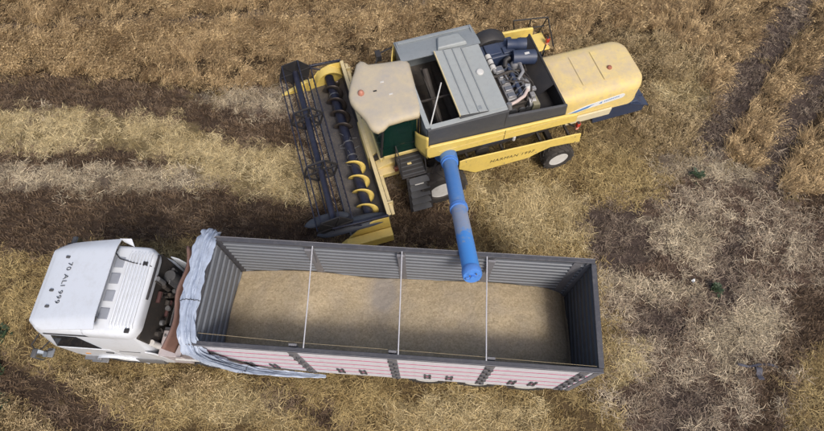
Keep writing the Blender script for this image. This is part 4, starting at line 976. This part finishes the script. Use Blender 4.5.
for u_, v_ in ((.22, .42), (.24, .24), (.30, .80)):
    q = Vector(defl(u_, v_)); b = MB(); b.bx(q.x-.05, q.x+.05, q.y-.03, q.y+.03, q.z-.01, q.z+.035); b.build('marker_lamp', CHAR, df, .01)
q = Vector(defl(.37, .50)); q2 = Vector(defl(.41, .50)); xa = Vector((0, -1, 0)); ya = (q2-q)
text_obj('letter', '70 ALI 999', .205, INKG, df, frame(q+Vector((-.004, 0, .012)), xa, ya), .001, 0, 1.12)
# cable over the roof
MB().tube([(-2.55, .98, 3.40), (-2.25, .70, 3.43), (-1.90, .62, 3.425), (-1.5, .58, 3.38), (-1.45, .57, 3.25)], .012, 6).build('roof_cable', BLACK, rf)
for x, y in ((-1.62, .62), (-1.60, -.98)): MB().bx(x-.05, x+.05, y-.05, y+.05, 3.38, 3.43).build('roof_mount', BLACK, rf, .01)
b = MB(); b.tube([(-1.46, .92, 3.2), (-1.42, .70, 3.26), (-1.42, -.2, 3.26)], .03, 8); b.build('rear_seal', BLACK, cab)
# doors, windows, gutters, steps
GLD = mat('dark_cab_glass', (.012, .015, .02), .08, var=.05)
b = MB(); b.prism([(-.88, 2.08), (.88, 2.08), (.82, 2.86), (-.82, 2.86)], 'x', -4.215, -4.13); b.build('windscreen', GLD, cab, .01)
for i in range(3): MB().bx(-4.215, -4.16, -.75, .75, 1.2+.22*i, 1.32+.22*i).build('grille_bar', CHAR, cab, .01)
b = MB(); b.bx(-4.28, -3.9, -1.12, 1.12, .45, .85); bp_ = b.build('front_bumper', WHITE, tr, .08, 3)
for y in (-.85, .85): MB().bx(-4.30, -4.27, y-.2, y+.2, .58, .75).build('headlamp', RIMW, bp_, .01)
for s in (-1, 1):
    dr = MB().prism([(-3.92, 1.05), (-3.92, 2.05), (-2.62, 2.05), (-2.62, 1.05)], 'y', s*1.208-.012, s*1.208+.012).build('door', WHITE, tr, .01)
    sy = lambda z_: s*(1.21-(z_-2.05)*.1765)
    wq = [Vector((x_, sy(z_)+s*k_, z_)) for k_ in (-.01, .012) for x_, z_ in ((-3.92, 2.12), (-3.70, 2.80), (-3.10, 2.78), (-2.80, 2.12))]
    MB().add(wq, [(3, 2, 1, 0), (4, 5, 6, 7)]+[(i, (i+1) % 4, 4+(i+1) % 4, 4+i) for i in range(4)]).build('window', GLD, dr, smooth=0)
    b = MB(); b.bx(-2.86, -2.68, s*1.225-.02, s*1.225+.02, 1.72, 1.80); b.build('handle', CHAR, dr, .008)
    b = MB(); b.tube([(-4.02, s*.98, 2.82), (-3.80, s*1.07, 2.90), (-2.1, s*1.075, 2.93)], .018, 6); b.build('gutter', BLACK, cab)
    b = MB(); b.bx(-2.42, -1.9, s*1.212-.006, s*1.212+.006, 1.95, 2.0); b.build('side_seam', CHAR, cab)
    b = MB(); b.prism([(-1.66, .95), (-1.66, 2.25), (-1.50, 2.10), (-1.40, 1.75), (-1.36, 1.2), (-1.42, .95)], 'y', s*1.23-.02, s*1.23+.02); b.build('side_fairing', WHITE, cab, .015)
    b = MB(); b.sheet(lambda u, v: (-3.0+.68*math.cos(u*math.pi), s*(.95+.32*v), .55+.62*math.sin(u*math.pi)), 16, 2, .03); b.build('wheel_arch', WHITE, cab)
    for z in (.42, .78): MB().bx(-3.95, -3.5, s*1.22-.08, s*1.22+.08, z, z+.05).build('door_step', STEEL, cab, .01)
    b = MB(); b.tube([(-2.55, s*1.02, .80), (-1.75, s*1.02, .80)], .26, 20); b.build('fuel_tank', STEEL, tr)
    b = MB(); b.tube([(-4.02, s*1.05, 2.75), (-4.22, s*1.30, 2.6), (-4.24, s*1.42, 2.3), (-4.06, s*1.30, 2.05)], .018, 8); b.tube([(-4.1, s*1.12, 2.2), (-4.22, s*1.36, 2.25)], .018, 8); ma_ = b.build('mirror_arm', BLACK, tr)
    b = MB(); b.bx(-4.28, -4.16, s*1.46-.11, s*1.46+.11, 2.02, 2.45); mh = b.build('mirror', CHAR, tr, .03)
    MB().bx(-4.158, -4.150, s*1.46-.09, s*1.46+.09, 2.06, 2.42).build('mirror_glass', CHROME, mh)
    b = MB(); b.bx(-4.20, -4.02, s*1.36-.12, s*1.36+.10, 1.98, 2.03); b.build('kerb_mirror', BOXR, ma_, .02)
    b = MB(); b.bx(-3.62, -3.5, s*1.215-.02, s*1.215+.02, 1.32, 1.4); b.build('side_lamp', mat('amber_side_lamp', (.6, .25, .05), .3), cab, .01)

# ------------------------------------------------------------------ grain in the box
def grain_z(x, y):
    """heaps poured along the middle of the box, lower along the walls"""
    acc = 0
    for cx, cy, h in ((.9, -.2, 2.16), (1.9, .05, 2.36), (2.9, -.25, 2.26), (4.7, -.25, 2.32), (5.5, -.1, 2.30), (6.7, .0, 2.40), (7.5, -.1, 2.30), (3.8, -.9, 2.10)):
        acc = acc + np.exp(16*(h-.40*np.sqrt((x-cx)**2+((y-cy)*.9)**2+.09)))
    z = np.maximum(np.log(acc)/16, 1.55)
    e = np.clip((BL-.12-x)/.62, 0, 1); z = z - .45*(1-np.sqrt(e))*np.clip((y+1.7)/2.4, .3, 1)
    return z + (fbm(x*1.6, y*1.6, 81)-.5)*.07 + (fbm(x*9, y*9, 83)-.5)*.02
gxn = np.linspace(.05, BL-.05, 240); gyn = np.linspace(-1.185, 1.185, 80); GX, GY = np.meshgrid(gxn, gyn, indexing='ij'); GZ = grain_z(GX, GY)
ii = np.arange(240*80).reshape(240, 80); vs = np.stack([GX, GY, GZ], -1).reshape(-1, 3)
top = np.stack([ii[:-1, :-1], ii[1:, :-1], ii[1:, 1:], ii[:-1, 1:]], -1).reshape(-1, 4).tolist()
ringi = ii[:, 0].tolist()+ii[-1, 1:].tolist()+ii[-2::-1, -1].tolist()+ii[0, -2:0:-1].tolist(); o0 = len(vs)
skirtv = [(vs[i][0], vs[i][1], 1.125) for i in ringi]; k = len(ringi)
me = bpy.data.meshes.new('grain'); me.from_pydata(vs.tolist()+skirtv, [], top+[(ringi[(i+1) % k], ringi[i], o0+i, o0+(i+1) % k) for i in range(k)]+[tuple(range(o0, o0+k))])
ca = me.color_attributes.new('grey_tone', 'FLOAT_COLOR', 'POINT')
grey_ = np.exp(-((GX-3.95)/.42)**2-((GY-.75)/.6)**2)*1.5 + (fbm(GX*2.5, GY*2.5, 85)-.45)*.8; grey_ = np.clip(grey_, 0, 1).ravel()  # greyer patch towards the far wall, plus random grey mottling
grey_ = np.concatenate([grey_, np.zeros(k)]); ca.data.foreach_set('color', np.stack([grey_, grey_, grey_, np.ones_like(grey_)], -1).ravel().astype(np.float32))
me.polygons.foreach_set('use_smooth', [True]*len(me.polygons))
M = bpy.data.materials.new('barley_grain'); M.use_nodes = True; n = M.node_tree.nodes; L = M.node_tree.links; p = n['Principled BSDF']; p.inputs['Roughness'].default_value = .8
tc = n.new('ShaderNodeTexCoord'); vo = n.new('ShaderNodeTexVoronoi'); vo.inputs['Scale'].default_value = 30; L.new(tc.outputs['Object'], vo.inputs['Vector'])
no = n.new('ShaderNodeTexNoise'); no.inputs['Scale'].default_value = 9; no.inputs['Detail'].default_value = 8; no.inputs['Roughness'].default_value = .85; L.new(tc.outputs['Object'], no.inputs['Vector'])
c1 = n.new('ShaderNodeMix'); c1.data_type = 'RGBA'; c1.inputs[6].default_value = (.33, .245, .14, 1); c1.inputs[7].default_value = (.70, .57, .38, 1)
r1 = n.new('ShaderNodeMapRange'); r1.inputs[1].default_value = .25; r1.inputs[2].default_value = .75; L.new(no.outputs['Fac'], r1.inputs[0])
se = n.new('ShaderNodeSeparateColor'); L.new(vo.outputs['Color'], se.inputs[0]); av = n.new('ShaderNodeMath'); av.operation = 'MULTIPLY_ADD'; av.inputs[1].default_value = .45; L.new(se.outputs[0], av.inputs[0])
hf = n.new('ShaderNodeMath'); hf.operation = 'MULTIPLY'; hf.inputs[1].default_value = .6; L.new(r1.outputs[0], hf.inputs[0]); L.new(hf.outputs[0], av.inputs[2])
L.new(av.outputs[0], c1.inputs[0])
ac_ = n.new('ShaderNodeAttribute'); ac_.attribute_name = 'grey_tone'; hf2 = n.new('ShaderNodeMath'); hf2.operation = 'MULTIPLY'; hf2.inputs[1].default_value = .75; L.new(ac_.outputs['Fac'], hf2.inputs[0])
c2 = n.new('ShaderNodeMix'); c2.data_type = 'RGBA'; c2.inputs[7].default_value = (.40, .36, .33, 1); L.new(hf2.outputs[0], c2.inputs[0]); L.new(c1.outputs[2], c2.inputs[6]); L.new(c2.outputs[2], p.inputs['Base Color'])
bp = n.new('ShaderNodeBump'); bp.inputs['Strength'].default_value = .8; bp.inputs['Distance'].default_value = .02; L.new(av.outputs[0], bp.inputs['Height']); L.new(bp.outputs[0], p.inputs['Normal'])
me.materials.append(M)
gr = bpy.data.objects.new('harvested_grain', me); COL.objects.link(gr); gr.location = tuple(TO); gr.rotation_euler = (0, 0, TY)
tag(gr, 'tan threshed grain heaped in the open truck box', 'grain', kind='stuff')

# ------------------------------------------------------------------ tarpaulin bunched over the front of the box
PATH = [(-.08, 1.40, 3.40, .10, .10), (-.10, 1.36, 3.70, .21, .16), (-.11, 1.10, 3.86, .22, .13), (-.12, .6, 3.88, .20, .13), (-.14, 0, 3.86, .20, .13), (-.11, -.6, 3.86, .19, .13), (-.02, -1.1, 3.84, .21, .14), (.08, -1.34, 3.62, .22, .13), (.18, -1.40, 3.15, .23, .11),
        (.34, -1.41, 2.6, .24, .10), (.54, -1.41, 2.05, .22, .10), (.84, -1.40, 1.62, .17, .09), (1.35, -1.38, 1.33, .12, .08), (1.85, -1.36, 1.20, .10, .07), (2.3, -1.35, 1.12, .08, .06), (2.6, -1.34, 1.08, .03, .03)]
PA = np.array(PATH); NS, NA = 220, 120
tt = np.linspace(0, len(PA)-1, NS); pa = np.stack([np.interp(tt, np.arange(len(PA)), PA[:, i]) for i in range(5)], -1)
for _ in range(6): pa[1:-1] = (pa[:-2]+2*pa[1:-1]+pa[2:])/4
rings = []
for i in range(NS):
    c = Vector(pa[i, :3]); dd = Vector(pa[min(i+1, NS-1), :3]-pa[max(i-1, 0), :3]).normalized()
    wd = Vector((1, 0, 0)) - dd*dd.x; wd.normalize(); th = dd.cross(wd)
    if th.z < 0 and abs(th.z) > .3: th = -th
    if abs(th.z) <= .3 and th.y > 0 and i > NS*.4: th = -th
    rg_ = []
    for j in range(NA):
        a = 2*math.pi*j/NA
        k_ = i*150/NS
        fo = 1.06 - .34*abs(math.sin(a*4.5+k_*.04+1.6*math.sin(k_*.08)))**.6 + .20*math.sin(a*13-k_*.05+2.2*math.sin(k_*.06+1)) - .16*abs(math.sin(a*11+k_*.09+1.2*math.sin(k_*.15)))**.5 + .06*math.sin(a*29+k_*.3)
        cr_ = 1.05 + .08*math.sin(k_*.33+a*2) + .06*math.sin(k_*.9+a*4)
        rg_.append(c + wd*(math.cos(a)*pa[i, 3]*fo*cr_) + th*(math.sin(a)*pa[i, 4]*fo*cr_))
    rings.append(rg_)
TARP = mat('pale_blue_tarp', (.40, .46, .57), .38, dust=.1, dustcol=(.40, .39, .40), var=.22, grime=(.20, .24, .33), grime_amt=.6, scale=4)
tp = MB().loft(rings).build('tarpaulin', TARP, None, smooth=75, loc=tuple(TO)); tp.rotation_euler = (0, 0, TY)
tag(tp, 'crumpled pale blue tarpaulin bunched over the front end of the truck box', 'tarpaulin')
b = MB()
for i in (66, 152):
    b.tube([rings[i][j]+(rings[i][j]-sum(rings[i], Vector())/NA)*.02 for j in range(NA)]+[rings[i][0]], .010, 6, caps=False)
b.build('rope_tie', RIMD, tp)

# ------------------------------------------------------------------ small things lying in the field
q = gp(692, 282); b = MB(); b.sheet(lambda u, v: (-.05+.10*u, -.035+.08*v, .10+.04*math.sin(u*5)*math.cos(v*4)), 6, 5, .006); o = b.build('paper_scrap', WHITED, None, loc=tuple(q)); o.rotation_euler = (0, 0, .5)
tag(o, 'small crumpled white scrap lying on the grey stubble', 'litter')
q = gp(757, 367)
pl_ = empty('torn_strap', tuple(q), R(-4)); tag(pl_, 'torn dark grey strap lying on stubble near the right edge', 'strap')
DKR = mat('weathered_strap', (.055, .058, .085), .7, dust=.3, dustcol=(.2, .18, .18), var=.3)
b = MB(); b.sheet(lambda u, v: (-.55+1.1*u, -.04*math.sin(u*7)+.06*v, .08+.035*math.sin(u*17)+.02*math.sin(u*5+v)), 40, 3, .008); b.build('webbing', DKR, pl_)
b = MB(); b.sheet(lambda u, v: (-.10+.16*v, -.02-.34*u, .10+.03*math.sin(u*8)), 12, 2, .008); b.build('loose_end', DKR, pl_)
GREEN = mat('weed_leaf', (.035, .058, .024), .6, var=.4, scale=9)
def weed(u, v, rad, n_, label, cat, sd):
    random.seed(sd); q = gp(u, v); b = MB()
    for i in range(n_):
        a = U(0, 6.283); r0 = rad*abs(random.gauss(0, .45)); l = U(.09, .20); t = U(.1, .7); z0 = U(.03, .30)*max(.2, 1-r0/rad)
        p0 = Vector((r0*math.cos(a), r0*math.sin(a), z0)); a2 = U(0, 6.283); dv = Vector((math.cos(a2), math.sin(a2), t)).normalized()*l; sv = Vector((-math.sin(a2), math.cos(a2), 0))*l*.28
        b.add([p0, p0+dv*.5-sv, p0+dv+Vector((0, 0, -.03)), p0+dv*.5+sv], [(0, 1, 2, 3)])
    st = MB()
    for i in range(9): a = U(0, 6.283); st.tube([(0, 0, -.02), (rad*.3*math.cos(a), rad*.3*math.sin(a), .16), (rad*.6*math.cos(a), rad*.6*math.sin(a), .26)], .006, 5)
    r = empty('weed', tuple(q)); b.build('leaves', GREEN, r, smooth=0); st.build('stem', GREEN, r)
    tag(r, label, cat, 'green weeds'); return r
weed(714, 289, .13, 60, 'small dark green weed alone in the grey stubble right of the truck', 'weed', 1)
weed(-4, 337, .42, 260, 'green weed at the left picture edge level with the truck cab', 'weed', 2)
weed(-2, 369, .22, 90, 'small green weed at the left picture edge, on the dark stubble below the cab', 'weed', 4)
weed(-3, 408, .40, 220, 'lowest green weed at the left picture edge', 'weed', 3)
weed(696, 177, .30, 26, 'sparse green weed in the pale straw trail behind the harvester', 'weed', 5)
